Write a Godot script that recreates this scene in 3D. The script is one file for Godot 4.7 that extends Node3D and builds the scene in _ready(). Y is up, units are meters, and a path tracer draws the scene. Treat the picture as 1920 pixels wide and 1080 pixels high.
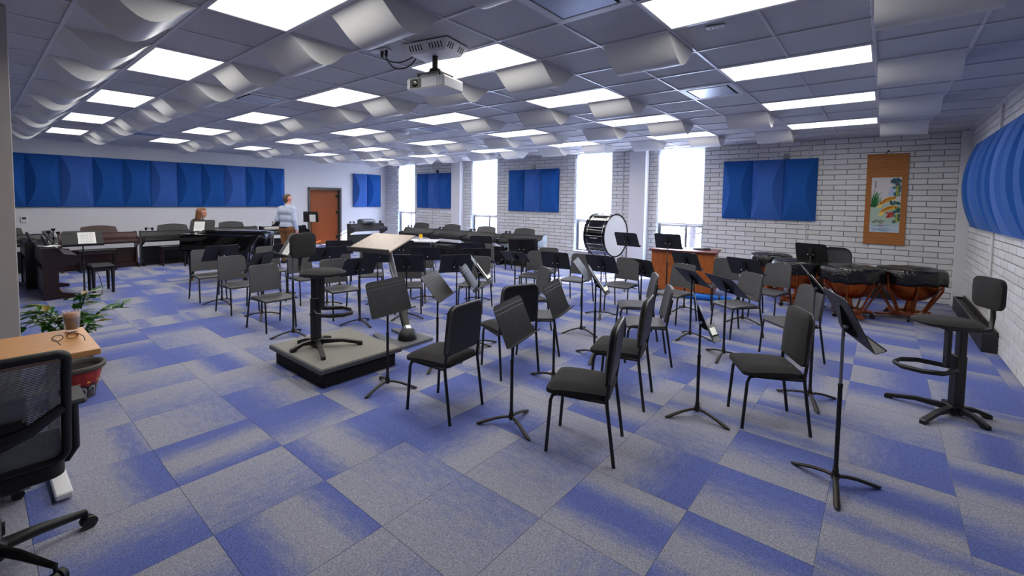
extends Node3D
# A school band room: music stands and chairs in arcs round a podium, keyboards along the walls.
const CEIL := 3.11
const XA := -16.2   # far left wall
const ZB := -11.23  # brick wall with the windows
const XC := 1.15    # brick wall on the right
const ZF := 4.2     # wall behind the camera
var M := {}
var counts := {}
var rng := RandomNumberGenerator.new()
const ORD := ["first", "second", "third", "fourth", "fifth", "sixth", "seventh", "eighth", "ninth", "tenth", "eleventh", "twelfth", "thirteenth"]

# ---------------------------------------------------------------- mesh helpers
class MB:
	var st := SurfaceTool.new()
	var sg := -1
	func _init():
		st.begin(Mesh.PRIMITIVE_TRIANGLES)
	func v(p: Vector3, uv := Vector2.ZERO):
		st.set_smooth_group(sg)
		st.set_uv(uv)
		st.add_vertex(p)
	func tri(a: Vector3, b: Vector3, c: Vector3, ua := Vector2.ZERO, ub := Vector2.ZERO, uc := Vector2.ZERO):
		v(a, ua); v(c, uc); v(b, ub)
	func quad(a: Vector3, b: Vector3, c: Vector3, d: Vector3):
		tri(a, b, c); tri(a, c, d)
	func quad_uv(a: Vector3, b: Vector3, c: Vector3, d: Vector3, k := 0):
		var u := [Vector2(0, 1), Vector2(1, 1), Vector2(1, 0), Vector2(0, 0)]
		tri(a, b, c, u[k % 4], u[(k + 1) % 4], u[(k + 2) % 4]); tri(a, c, d, u[k % 4], u[(k + 2) % 4], u[(k + 3) % 4])
	func out(p: Array, o: Vector3):   # a polygon whose front looks along o
		var n: Vector3 = (p[1] - p[0]).cross(p[2] - p[0])
		if n.length_squared() < 1e-16 and p.size() > 3:
			n = (p[2] - p[0]).cross(p[3] - p[0])
		var flip := n.dot(o) < 0
		for i in range(1, p.size() - 1):
			if flip: tri(p[0], p[i + 1], p[i])
			else: tri(p[0], p[i], p[i + 1])
	func box(c: Vector3, s: Vector3, b := 0.0, B := Basis()):
		var h := s * 0.5
		b = minf(b, minf(h.x, minf(h.y, h.z)) * 0.9)
		var q := func(sx, sy, sz, ax):
			var k := Vector3(h.x - b, h.y - b, h.z - b)
			k[ax] = h[ax]
			return c + B * Vector3(k.x * sx, k.y * sy, k.z * sz)
		for ax in 3:
			for sgn in [-1, 1]:
				var o := Vector3.ZERO
				o[ax] = sgn
				var p := []
				for t in [[-1, -1], [1, -1], [1, 1], [-1, 1]]:
					var s3 := [0, 0, 0]
					s3[ax] = sgn; s3[(ax + 1) % 3] = t[0]; s3[(ax + 2) % 3] = t[1]
					p.append(q.call(s3[0], s3[1], s3[2], ax))
				out(p, B * o)
		if b <= 0.0: return
		for ax in 3:
			var a1 := (ax + 1) % 3
			var a2 := (ax + 2) % 3
			for s1 in [-1, 1]:
				for s2 in [-1, 1]:
					var p := []
					for e in [[-1, a1], [1, a1], [1, a2], [-1, a2]]:
						var s3 := [0, 0, 0]
						s3[ax] = e[0]; s3[a1] = s1; s3[a2] = s2
						p.append(q.call(s3[0], s3[1], s3[2], e[1]))
					var o := Vector3.ZERO
					o[a1] = s1; o[a2] = s2
					out(p, B * o)
		for sx in [-1, 1]:
			for sy in [-1, 1]:
				for sz in [-1, 1]:
					out([q.call(sx, sy, sz, 0), q.call(sx, sy, sz, 1), q.call(sx, sy, sz, 2)], B * Vector3(sx, sy, sz))
	func tube(path: Array, r, seg := 8, caps := true, flat := Vector2.ONE):
		var n := path.size()
		var rings := []
		var up := Vector3.ZERO
		for i in n:
			var d: Vector3 = (path[mini(i + 1, n - 1)] - path[maxi(i - 1, 0)]).normalized()
			if i == 0:
				up = Vector3.UP if absf(d.y) < 0.9 else Vector3.RIGHT
			up = (up - d * up.dot(d)).normalized()
			var side := d.cross(up)
			var rr: float = r[i] if r is Array else r
			var ring := []
			for k in seg:
				var a := TAU * k / seg
				ring.append(path[i] + side * (cos(a) * rr * flat.x) + up * (sin(a) * rr * flat.y))
			rings.append(ring)
		var keep := sg
		sg = 1
		for i in n - 1:
			for k in seg:
				var k2 := (k + 1) % seg
				var mid: Vector3 = (rings[i][k] + rings[i][k2]) * 0.5 - (path[i])
				out([rings[i][k], rings[i][k2], rings[i + 1][k2], rings[i + 1][k]], mid)
		sg = -1
		if caps:
			out(rings[0], path[0] - path[1])
			out(rings[n - 1], path[n - 1] - path[n - 2])
		sg = keep
	func lathe(prof: Array, seg := 24, xf := Transform3D(), smooth := true, wob = null):
		var keep := sg
		sg = 2 if smooth else -1
		for i in prof.size() - 1:
			for k in seg:
				var p := []
				for e in [[k + 1, i], [k, i], [k, i + 1], [k + 1, i + 1]]:
					var a = TAU * (e[0] % seg) / seg
					var w: Vector2 = prof[e[1]]
					if wob != null: w = wob.call(a, w)
					p.append(xf * Vector3(cos(a) * w.x, w.y, sin(a) * w.x))
				if p[0].is_equal_approx(p[1]): tri(p[0], p[2], p[3])
				elif p[2].is_equal_approx(p[3]): tri(p[0], p[1], p[2])
				else: quad(p[0], p[1], p[2], p[3])
		sg = keep
	func prism(poly: Array, z0: float, z1: float, xf := Transform3D(), smooth := false):
		var pts := PackedVector2Array(poly)
		var area := 0.0
		for i in pts.size():
			area += pts[i].cross(pts[(i + 1) % pts.size()])
		if area < 0: pts.reverse()
		var B := xf.basis
		var idx := Geometry2D.triangulate_polygon(pts)
		for t in range(0, idx.size(), 3):
			for e in [[z0, -1], [z1, 1]]:
				out([xf * Vector3(pts[idx[t]].x, pts[idx[t]].y, e[0]), xf * Vector3(pts[idx[t + 1]].x, pts[idx[t + 1]].y, e[0]), xf * Vector3(pts[idx[t + 2]].x, pts[idx[t + 2]].y, e[0])], B * Vector3(0, 0, e[1]))
		var keep := sg
		sg = 3 if smooth else -1
		for i in pts.size():
			var a := pts[i]
			var b := pts[(i + 1) % pts.size()]
			out([xf * Vector3(a.x, a.y, z0), xf * Vector3(b.x, b.y, z0), xf * Vector3(b.x, b.y, z1), xf * Vector3(a.x, a.y, z1)], B * Vector3(b.y - a.y, a.x - b.x, 0))
		sg = keep
	# a sheet with thickness: rows of [v, left u, right u]; front and back are functions of (u, v)
	func shell(rows: Array, nx: int, ff: Callable, fb: Callable):
		var f := []
		var b := []
		for r in rows:
			var rf := []
			var rb := []
			for i in nx + 1:
				var u := lerpf(r[1], r[2], float(i) / nx)
				rf.append(ff.call(u, r[0])); rb.append(fb.call(u, r[0]))
			f.append(rf); b.append(rb)
		var mid: Vector3 = f[rows.size() / 2][nx / 2]
		for j in rows.size() - 1:
			for i in nx:
				var o: Vector3 = f[j][i] - b[j][i]
				sg = 4
				out([f[j][i], f[j][i + 1], f[j + 1][i + 1], f[j + 1][i]], o)
				sg = 5
				out([b[j][i], b[j][i + 1], b[j + 1][i + 1], b[j + 1][i]], -o)
		sg = 6
		for j in rows.size() - 1:
			for i in [0, nx]:
				out([f[j][i], b[j][i], b[j + 1][i], f[j + 1][i]], f[j][i] - mid)
		for i in nx:
			for j in [0, rows.size() - 1]:
				out([f[j][i], b[j][i], b[j][i + 1], f[j][i + 1]], f[j][i] - mid)
		sg = -1
	func done() -> ArrayMesh:
		st.generate_normals()
		return st.commit()

# rows of a rounded rectangle for shell(): v from v0 to v1, half widths w0 (at v0) and w1 (at v1), corner radii
func rrows(v0: float, v1: float, w0: float, w1: float, r0: float, r1: float, mid := 4) -> Array:
	var o := []
	for i in range(4, -1, -1):
		var a := PI * 0.5 * i / 4.0
		var v := v0 + r0 * (1 - sin(a))
		var w := lerpf(w0, w1, (v - v0) / (v1 - v0)) - r0 * (1 - cos(a))
		o.append([v, -w, w])
	for i in range(1, mid):
		var v := lerpf(v0 + r0, v1 - r1, float(i) / mid)
		var w := lerpf(w0, w1, (v - v0) / (v1 - v0))
		o.append([v, -w, w])
	for i in 5:
		var a := PI * 0.5 * i / 4.0
		var v := v1 - r1 * (1 - sin(a))
		var w := lerpf(w0, w1, (v - v0) / (v1 - v0)) - r1 * (1 - cos(a))
		o.append([v, -w, w])
	return o

func numbered(called: String) -> String:
	var n: int = counts.get(called, 0)
	counts[called] = n + 1
	return called if n == 0 else "%s_%03d" % [called, n]

func tag(o: Node, label: String, category := "", group := "", kind := ""):
	if label: o.set_meta("label", label)
	if category: o.set_meta("category", category)
	if group: o.set_meta("group", group)
	if kind: o.set_meta("kind", kind)
	return o

func thing(called: String, label: String, category: String, at := Vector3.ZERO, turn := 0.0, group := "") -> Node3D:
	var o := Node3D.new()
	o.name = numbered(called)
	add_child(o)
	o.position = at
	o.rotation.y = deg_to_rad(turn)
	tag(o, label, category, group)
	return o

func part(called: String, mesh, m: Material, parent: Node, xf := Transform3D(), label := "") -> MeshInstance3D:
	var o := MeshInstance3D.new()
	o.name = called
	o.mesh = mesh.done() if mesh is MB else mesh
	o.material_override = m
	o.transform = xf
	if label: o.set_meta("label", label)
	parent.add_child(o, true)
	return o

func single(called: String, mesh, m: Material, label: String, category: String, at := Vector3.ZERO, turn := 0.0, group := "") -> MeshInstance3D:
	var o := part(numbered(called), mesh, m, self)
	o.position = at
	o.rotation.y = deg_to_rad(turn)
	return tag(o, label, category, group)

func struct(called: String, mesh, m: Material, label := "") -> MeshInstance3D:
	var o := part(called, mesh, m, self)
	tag(o, label, "", "", "structure")
	return o

func rx(a: float, at := Vector3.ZERO) -> Transform3D:
	return Transform3D(Basis(Vector3.RIGHT, a), at)

# ---------------------------------------------------------------- materials
func mat(key: String, c: Color, rough := 0.7, metal := 0.0, spec := 0.5) -> StandardMaterial3D:
	var m := StandardMaterial3D.new()
	m.resource_name = key
	m.albedo_color = c
	m.roughness = rough
	m.metallic = metal
	m.metallic_specular = spec
	M[key] = m
	return m

func noise_tex(freq: float, size: int, c0: Color, c1: Color, oct := 3, seed_ := 1, ramp := []) -> NoiseTexture2D:
	var n := FastNoiseLite.new()
	n.seed = seed_
	n.noise_type = FastNoiseLite.TYPE_SIMPLEX_SMOOTH
	n.frequency = freq
	n.fractal_octaves = oct
	var t := NoiseTexture2D.new()
	t.width = size; t.height = size
	t.seamless = true
	t.noise = n
	var g := Gradient.new()
	g.set_color(0, c0); g.set_color(1, c1)
	for e in ramp: g.add_point(e[0], e[1])
	t.color_ramp = g
	return t

func bump(m: StandardMaterial3D, freq: float, size: int, cm: float, scale: float, seed_ := 3):
	m.heightmap_enabled = true
	m.heightmap_texture = noise_tex(freq, size, Color.BLACK, Color.WHITE, 3, seed_)
	m.heightmap_scale = cm
	m.uv1_triplanar = true
	m.uv1_world_triplanar = true
	m.uv1_scale = Vector3.ONE * scale

func wood(key: String, c0: Color, c1: Color, rough: float, scale: Vector3, seed_: int, world := false):
	var m := mat(key, Color.WHITE, rough)
	m.albedo_texture = noise_tex(0.02, 256, c0, c1, 4, seed_)
	m.uv1_triplanar = true
	m.uv1_world_triplanar = world
	m.uv1_scale = scale
	return m

func materials():
	mat("wall_paint", Color(0.83, 0.83, 0.84), 0.75)
	mat("partition_paint", Color(0.73, 0.71, 0.69), 0.8)
	var b := mat("brick_paint", Color(0.84, 0.84, 0.84), 0.55)
	bump(b, 0.05, 256, 0.18, 5.0)
	var b2 := mat("brick_paint_warm", Color(0.815, 0.81, 0.80), 0.55)
	bump(b2, 0.05, 256, 0.18, 5.0, 8)
	mat("mortar", Color(0.52, 0.53, 0.56), 0.9)
	var ct := mat("ceiling_tile", Color(0.80, 0.80, 0.81), 0.9)
	ct.albedo_texture = noise_tex(0.12, 256, Color(0.90, 0.90, 0.90), Color(1, 1, 1), 3, 12)
	bump(ct, 0.16, 256, 0.10, 3.0)
	mat("tee", Color(0.80, 0.80, 0.82), 0.32)
	mat("diffuser_shell", Color(0.84, 0.84, 0.83), 0.38)
	mat("white_metal", Color(0.86, 0.86, 0.87), 0.4)
	mat("vent_plate", Color(0.68, 0.72, 0.79), 0.25, 0.35)
	mat("dark_gap", Color(0.05, 0.05, 0.06), 0.9)
	var gl := mat("light_panel", Color(0.95, 0.95, 0.95), 0.5)
	gl.emission_enabled = true
	gl.emission = Color(1.0, 0.985, 0.96)
	gl.emission_energy_multiplier = 1.25
	var bl := mat("panel_blue", Color(0.012, 0.30, 0.60), 0.9)
	bump(bl, 0.25, 256, 0.08, 6.0)
	bl.rim_enabled = true; bl.rim = 0.25
	var bl2 := mat("panel_slate", Color(0.18, 0.36, 0.66), 0.9)
	bump(bl2, 0.25, 256, 0.08, 6.0)
	bl2.rim_enabled = true; bl2.rim = 0.25
	mat("black_frame", Color(0.085, 0.085, 0.095), 0.42)
	mat("black_steel", Color(0.055, 0.056, 0.062), 0.45, 0.0, 0.5)
	mat("bronze_black", Color(0.20, 0.185, 0.17), 0.42, 0.45)
	mat("desk_black", Color(0.105, 0.107, 0.115), 0.48)
	mat("chrome", Color(0.80, 0.80, 0.82), 0.14, 1.0)
	mat("steel_tube", Color(0.55, 0.56, 0.58), 0.25, 0.9)
	var pl := mat("grey_plastic", Color(0.255, 0.255, 0.265), 0.5)
	bump(pl, 0.3, 128, 0.03, 12.0)
	var fb := mat("charcoal_fabric", Color(0.135, 0.13, 0.13), 0.95)
	bump(fb, 0.35, 128, 0.10, 10.0)
	fb.rim_enabled = true; fb.rim = 0.3
	mat("frame_edge", Color(0.34, 0.34, 0.34), 0.35, 0.4)
	mat("gloss_black", Color(0.025, 0.026, 0.03), 0.08)
	mat("satin_black", Color(0.06, 0.06, 0.066), 0.4)
	mat("piano_grey", Color(0.17, 0.17, 0.18), 0.5)
	wood("mahogany", Color(0.16, 0.065, 0.05), Color(0.25, 0.11, 0.085), 0.4, Vector3(2, 8, 8), 5)
	wood("rosewood", Color(0.10, 0.045, 0.045), Color(0.17, 0.08, 0.075), 0.4, Vector3(2, 8, 8), 6)
	mat("brass", Color(0.78, 0.60, 0.28), 0.3, 1.0)
	wood("door_wood", Color(0.56, 0.27, 0.10), Color(0.68, 0.37, 0.16), 0.45, Vector3(9, 0.9, 9), 7)
	mat("door_frame", Color(0.28, 0.28, 0.28), 0.4)
	wood("maple", Color(0.80, 0.56, 0.33), Color(0.88, 0.66, 0.42), 0.4, Vector3(9, 9, 1.2), 9)
	wood("teacher_wood", Color(0.58, 0.29, 0.10), Color(0.72, 0.41, 0.17), 0.4, Vector3(8, 0.8, 8), 10)
	wood("teacher_top", Color(0.36, 0.14, 0.08), Color(0.46, 0.20, 0.12), 0.35, Vector3(1, 8, 8), 11)
	wood("lectern_top", Color(0.62, 0.56, 0.51), Color(0.72, 0.665, 0.61), 0.4, Vector3(1.2, 9, 9), 13)
	mat("lectern_edge", Color(0.30, 0.28, 0.27), 0.5)
	mat("lectern_grey", Color(0.42, 0.42, 0.44), 0.35, 0.5)
	mat("lectern_base", Color(0.40, 0.41, 0.42), 0.4, 0.3)
	var pc := mat("podium_carpet", Color(0.60, 0.59, 0.56), 0.98)
	pc.albedo_texture = noise_tex(0.2, 256, Color(0.8, 0.8, 0.8), Color(1, 1, 1), 3, 17)
	bump(pc, 0.3, 128, 0.15, 6.0)
	mat("podium_trim", Color(0.30, 0.30, 0.31), 0.5)
	mat("podium_side", Color(0.06, 0.062, 0.075), 0.8)
	wood("copper", Color(0.62, 0.30, 0.11), Color(0.78, 0.40, 0.17), 0.26, Vector3(3, 10, 3), 14)
	M["copper"].metallic = 0.9
	mat("copper_strut", Color(0.62, 0.33, 0.17), 0.35, 0.75)
	var vy := mat("black_vinyl", Color(0.055, 0.057, 0.062), 0.28)
	bump(vy, 0.02, 256, 0.9, 3.0)
	mat("drum_white", Color(0.90, 0.91, 0.92), 0.5)
	mat("heater", Color(0.13, 0.12, 0.115), 0.5)
	mat("heater_lip", Color(0.34, 0.33, 0.32), 0.4, 0.3)
	wood("bamboo", Color(0.60, 0.37, 0.16), Color(0.70, 0.45, 0.21), 0.7, Vector3(0.6, 26, 0.6), 15)
	var bd := mat("blind_cloth", Color(0.93, 0.94, 0.95), 0.8)
	bd.backlight_enabled = true
	bd.backlight = Color(1, 1, 1)
	mat("window_frame", Color(0.42, 0.41, 0.41), 0.4)
	var pane := mat("window_glass", Color(0.9, 0.95, 1.0, 0.05), 0.02)
	pane.transparency = BaseMaterial3D.TRANSPARENCY_ALPHA
	mat("mesh_frame", Color(0.075, 0.08, 0.088), 0.5)
	mat("table_white", Color(0.80, 0.80, 0.80), 0.45)
	mat("blue_foam", Color(0.05, 0.42, 0.80), 0.7)
	mat("skin", Color(0.80, 0.56, 0.46), 0.55)
	mat("hair_blond", Color(0.47, 0.31, 0.17), 0.6)
	mat("hair_grey", Color(0.36, 0.28, 0.22), 0.7)
	mat("maroon_knit", Color(0.21, 0.045, 0.055), 0.95)
	mat("grey_knit", Color(0.44, 0.43, 0.44), 0.95)
	mat("shirt", Color(0.70, 0.74, 0.82), 0.85)
	mat("khaki", Color(0.47, 0.31, 0.18), 0.85)
	mat("dark_trousers", Color(0.025, 0.025, 0.03), 0.9)
	mat("belt", Color(0.10, 0.055, 0.035), 0.5)
	mat("silver_plastic", Color(0.50, 0.52, 0.55), 0.35, 0.3)
	mat("leaf", Color(0.12, 0.34, 0.05), 0.35)
	M["leaf"].backlight_enabled = true
	M["leaf"].backlight = Color(0.25, 0.4, 0.08)
	mat("leaf_yellow", Color(0.50, 0.42, 0.06), 0.4)
	mat("soil", Color(0.07, 0.045, 0.03), 1.0)
	mat("snow", Color(0.86, 0.87, 0.9), 0.9)
	mat("bark", Color(0.30, 0.25, 0.22), 0.9)
	mat("paper", Color(0.92, 0.92, 0.90), 0.8)
	mat("plain_floor", Color(0.5, 0.47, 0.42), 0.6)
	mat("floor_slab", Color(0.48, 0.50, 0.62), 0.95)
	mat("wire", Color(0.03, 0.03, 0.03), 0.6)

# ---------------------------------------------------------------- computed pictures
func carpet_picture(kind: int) -> ImageTexture:
	var n := FastNoiseLite.new()
	n.seed = 40 + kind
	n.frequency = 0.03
	var n2 := FastNoiseLite.new()
	n2.seed = 77 + kind
	n2.frequency = 0.35
	var r := RandomNumberGenerator.new()
	r.seed = 5 + kind
	var S := 176
	var im := Image.create(S, S, false, Image.FORMAT_RGB8)
	var blue := Color(0.375, 0.43, 0.70)
	var grey := Color(0.63, 0.635, 0.69)
	for y in S:
		for x in S:
			var v := float(y) / S
			var t := 0.0
			if kind == 0: t = v
			elif kind == 1: t = 1.0 - absf(v - 0.5) * 2.2
			elif kind == 2: t = 0.25 + 0.3 * sin(v * 9.0)
			elif kind == 3: t = 1.15 - v * 0.9
			elif kind == 4: t = absf(v - 0.45) * 1.9
			else: t = 0.15 + 0.35 * v
			t = smoothstep(0.12, 0.88, t + 0.16 * n.get_noise_2d(x * 0.7, y * 2.0))
			t = clampf(t + 0.22 * n2.get_noise_2d(x * 0.5, y), 0, 1)
			var f := 0.80 + 0.24 * r.randf() + 0.22 * n2.get_noise_2d(x + 400.0, y * 0.6)
			var c := grey.lerp(blue, t)
			im.set_pixel(x, y, Color(clampf(c.r * f, 0, 1), clampf(c.g * f, 0, 1), clampf(c.b * f, 0, 1)))
	im.generate_mipmaps()
	return ImageTexture.create_from_image(im)

func dab(im: Image, c: Vector2, r: Vector2, col: Color, ang := 0.0, soft := 0.0):
	var R := maxf(r.x, r.y)
	for y in range(maxi(0, int(c.y - R)), mini(im.get_height(), int(c.y + R) + 1)):
		for x in range(maxi(0, int(c.x - R)), mini(im.get_width(), int(c.x + R) + 1)):
			var d := (Vector2(x, y) - c).rotated(-ang)
			var e := Vector2(d.x / r.x, d.y / r.y).length()
			if e < 1.0:
				var a := 1.0 if soft <= 0.0 else clampf((1.0 - e) / soft, 0, 1)
				im.set_pixel(x, y, im.get_pixel(x, y).lerp(col, a))

func stroke(im: Image, a: Vector2, b: Vector2, w: float, col: Color, bend := 0.0):
	var n := int(a.distance_to(b) * 1.5) + 2
	var perp := (b - a).orthogonal() * bend
	for i in n:
		var t := float(i) / (n - 1)
		dab(im, a.lerp(b, t) + perp * sin(t * PI), Vector2.ONE * maxf(0.8, w * (1.0 - 0.6 * t)), col)

func scroll_picture() -> ImageTexture:   # carp, reeds and rocks in water, in the colours of the hanging scroll
	var W := 176
	var H := 376
	var r := RandomNumberGenerator.new()
	r.seed = 21
	var im := Image.create(W, H, false, Image.FORMAT_RGB8)
	for y in H:
		var t := float(y) / H
		var c := Color(0.82, 0.80, 0.80).lerp(Color(0.66, 0.74, 0.68), smoothstep(0.3, 0.6, t)).lerp(Color(0.72, 0.78, 0.82), smoothstep(0.75, 0.95, t))
		for x in W: im.set_pixel(x, y, c)
	for i in 26:
		dab(im, Vector2(110 + r.randf() * 60, 60 + r.randf() * 70), Vector2(16, 22), Color(0.68, 0.76, 0.86), 0.4, 0.9)
	for i in 34:   # reeds
		var x0 := 4 + r.randf() * 28
		var y0 := 205.0 - r.randf() * 20
		stroke(im, Vector2(x0, y0), Vector2(x0 + r.randf_range(-12, 45), y0 - r.randf_range(30, 110)), 2.4, Color(0.08, 0.30 + r.randf() * 0.16, 0.16), r.randf_range(-0.25, 0.25))
	for i in 40:   # rocks
		var p := Vector2(148 + r.randf_range(-30, 22), 24 + r.randf_range(-10, 12)) if i < 16 else Vector2(150 + r.randf_range(-16, 20), 40 + r.randf() * 90)
		dab(im, p, Vector2(12 + r.randf() * 8, 7 + r.randf() * 6), Color(0.12 + r.randf() * 0.2, 0.30 + r.randf() * 0.16, 0.33 + r.randf() * 0.1), r.randf(), 0.5)
	for i in 14: dab(im, Vector2(152 + r.randf_range(-6, 8), 60 + i * 5), Vector2(6, 9), Color(0.70, 0.68, 0.28), 0.2, 0.7)
	for i in 36:
		dab(im, Vector2(140 + r.randf_range(-22, 32), 172 + r.randf_range(-8, 10)) if i < 12 else Vector2(152 + r.randf_range(-14, 22), 205 + r.randf() * 100), Vector2(13, 8), Color(0.10 + r.randf() * 0.14, 0.25 + r.randf() * 0.15, 0.32), r.randf(), 0.5)
	for i in 14: dab(im, Vector2(158 + r.randf_range(-5, 5), 250 + i * 4), Vector2(7, 9), Color(0.62, 0.66, 0.30), 0.0, 0.7)
	for k in 2:   # two golden carp
		var a := Vector2(52, 186) if k == 0 else Vector2(62, 238)
		var b := Vector2(142, 140) if k == 0 else Vector2(152, 204)
		for i in 40:
			var t := i / 39.0
			dab(im, a.lerp(b, t) + Vector2(0, -10 * sin(t * 3.0)), Vector2(9 + 9 * sin(t * PI), 7 + 7 * sin(t * PI * 0.9)), Color(0.86, 0.55 + 0.15 * t, 0.16), -0.45, 0.5)
		for i in 40:
			var t := r.randf()
			dab(im, a.lerp(b, t) + Vector2(r.randf_range(-4, 4), -12 * sin(t * 3.0) + r.randf_range(-4, 2)), Vector2(5, 3), Color(0.62, 0.24, 0.05), -0.4, 0.6)
		for i in 16: stroke(im, a + Vector2(r.randf_range(-4, 12), r.randf_range(-4, 12)), a + Vector2(r.randf_range(-18, 14), r.randf_range(8, 30)), 2.0, Color(0.92, 0.80, 0.36), 0.2)
	for i in 26: dab(im, Vector2(118 + r.randf_range(-20, 20), 258 + r.randf_range(-18, 18)), Vector2(8, 6), Color(0.62 + r.randf() * 0.15, 0.16, 0.14), r.randf() * 3.0, 0.6)
	for i in 22: dab(im, Vector2(10 + r.randf() * 70, 302 + r.randf_range(-8, 10)), Vector2(13, 5), Color(0.2, 0.38, 0.42).lerp(Color(0.66, 0.62, 0.4), r.randf()), 0.1, 0.6)
	dab(im, Vector2(66, 330), Vector2(22, 7), Color(0.62, 0.30, 0.16), 0.05, 0.6)
	for i in 20:
		var y0 := 325 + r.randf() * 46
		stroke(im, Vector2(r.randf() * 120, y0), Vector2(60 + r.randf() * 116, y0 + r.randf_range(-5, 5)), 1.6, Color(0.48, 0.60, 0.72), 0.03)
	for i in 7:   # a column of small brush marks
		var p := Vector2(24, 26 + i * 7)
		stroke(im, p + Vector2(-4, 0), p + Vector2(4, 1), 1.3, Color(0.15, 0.12, 0.12))
		stroke(im, p + Vector2(0, -3), p + Vector2(r.randf_range(-4, 4), 4), 1.2, Color(0.15, 0.12, 0.12))
	return ImageTexture.create_from_image(im)

func sheet_picture(seed_: int) -> ImageTexture:   # handwriting too small to read
	var r := RandomNumberGenerator.new()
	r.seed = seed_
	var im := Image.create(128, 168, false, Image.FORMAT_RGB8)
	im.fill(Color(0.93, 0.93, 0.91))
	for line in 7:
		var y := 18.0 + line * 20
		var x := 12.0 + r.randf() * 14
		while x < 108.0 - (30.0 if line == 6 else 0.0):
			var w := 5.0 + r.randf() * 12
			for s in int(w / 3.0):
				stroke(im, Vector2(x + s * 3, y + r.randf_range(-4, 0)), Vector2(x + s * 3 + 2.5, y + r.randf_range(0, 4)), 0.9, Color(0.30, 0.31, 0.36))
			x += w + 5.0
	return ImageTexture.create_from_image(im)

func pot_picture() -> ImageTexture:
	var r := RandomNumberGenerator.new()
	r.seed = 9
	var im := Image.create(256, 96, false, Image.FORMAT_RGB8)
	im.fill(Color(0.55, 0.10, 0.07))
	for i in 11:
		var c := Vector2(12 + i * 24, 84)
		for k in 4:
			dab(im, c, Vector2(16 - k * 4, 34 - k * 8), [Color(0.08, 0.08, 0.09), Color(0.62, 0.58, 0.52), Color(0.10, 0.09, 0.09), Color(0.35, 0.40, 0.35)][k])
		dab(im, Vector2(i * 24, 20), Vector2(8, 13), Color(0.62, 0.13, 0.09), 0.4)
		dab(im, Vector2(i * 24, 42), Vector2(4, 4), Color(0.86, 0.70, 0.25))
	return ImageTexture.create_from_image(im)

func mesh_picture() -> ImageTexture:
	var im := Image.create(8, 256, false, Image.FORMAT_RGBA8)
	for y in 256:
		var on := y % 4 < 3
		for x in 8:
			im.set_pixel(x, y, Color(0.43, 0.445, 0.46, 1.0 if on else 0.25))
	return ImageTexture.create_from_image(im)

# ---------------------------------------------------------------- the room
const XL := [1.13, 0.5, -0.12, -0.74, -1.35, -1.96, -2.59, -3.21, -3.82, -4.48, -5.14, -5.75, -6.36, -7.06, -7.76, -8.38, -8.99, -9.69, -10.39, -11.01, -11.62, -12.33, -13.05, -13.68, -14.3, -15.0, -15.7, -16.2]
const ZL := [4.2, 3.75, 3.14, 2.53, 1.92, 1.31, 0.7, 0.09, -0.52, -1.11, -1.71, -2.31, -2.91, -3.53, -4.17, -4.81, -5.43, -6.08, -6.79, -7.41, -8.1, -8.81, -9.48, -10.12, -10.72, -11.23]
const WINS := [[-15.36, -14.26], [-11.14, -9.94], [-6.91, -5.76], [-4.47, -3.34]]
const SILL := 0.32
var cam_basis := Basis()

func set_camera():
	var f := 842.4
	var cy := 421.2
	var yaw := deg_to_rad(39.55)
	var pitch := deg_to_rad(3.10)
	var roll := deg_to_rad(0.87)
	var fw := Vector3(-sin(yaw) * cos(pitch), -sin(pitch), -cos(yaw) * cos(pitch))
	var r := Vector3(cos(yaw), 0, -sin(yaw))
	var u := r.cross(fw)
	var r2 := r * cos(roll) + u * sin(roll)
	var u2 := u * cos(roll) - r * sin(roll)
	var c := Camera3D.new()
	c.name = "camera"
	add_child(c)
	cam_basis = Basis(r2, u2, -fw)
	c.transform = Transform3D(cam_basis, Vector3(0, 1.77, 0))
	c.projection = Camera3D.PROJECTION_FRUSTUM
	c.near = 0.05
	c.far = 300.0
	c.size = 2.0 * c.near * 540.0 / f
	c.frustum_offset = Vector2(0, c.near * (cy - 540.0) / f)
	c.current = true

func pixel(p: Vector3) -> Vector3:   # x, y in the 1920 x 1080 frame and the depth
	var d := (p - Vector3(0, 1.77, 0)) * cam_basis
	var z := maxf(-d.z, 0.01) if d.z < 0 else -1.0
	return Vector3(960.0 + 842.4 * d.x / z, 421.2 - 842.4 * d.y / z, z)

func in_view(p: Vector3, margin := 60.0) -> bool:
	var q := pixel(p)
	return q.z > 0.1 and q.x > -margin and q.x < 1920 + margin and q.y > -margin and q.y < 1080 + margin

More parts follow.
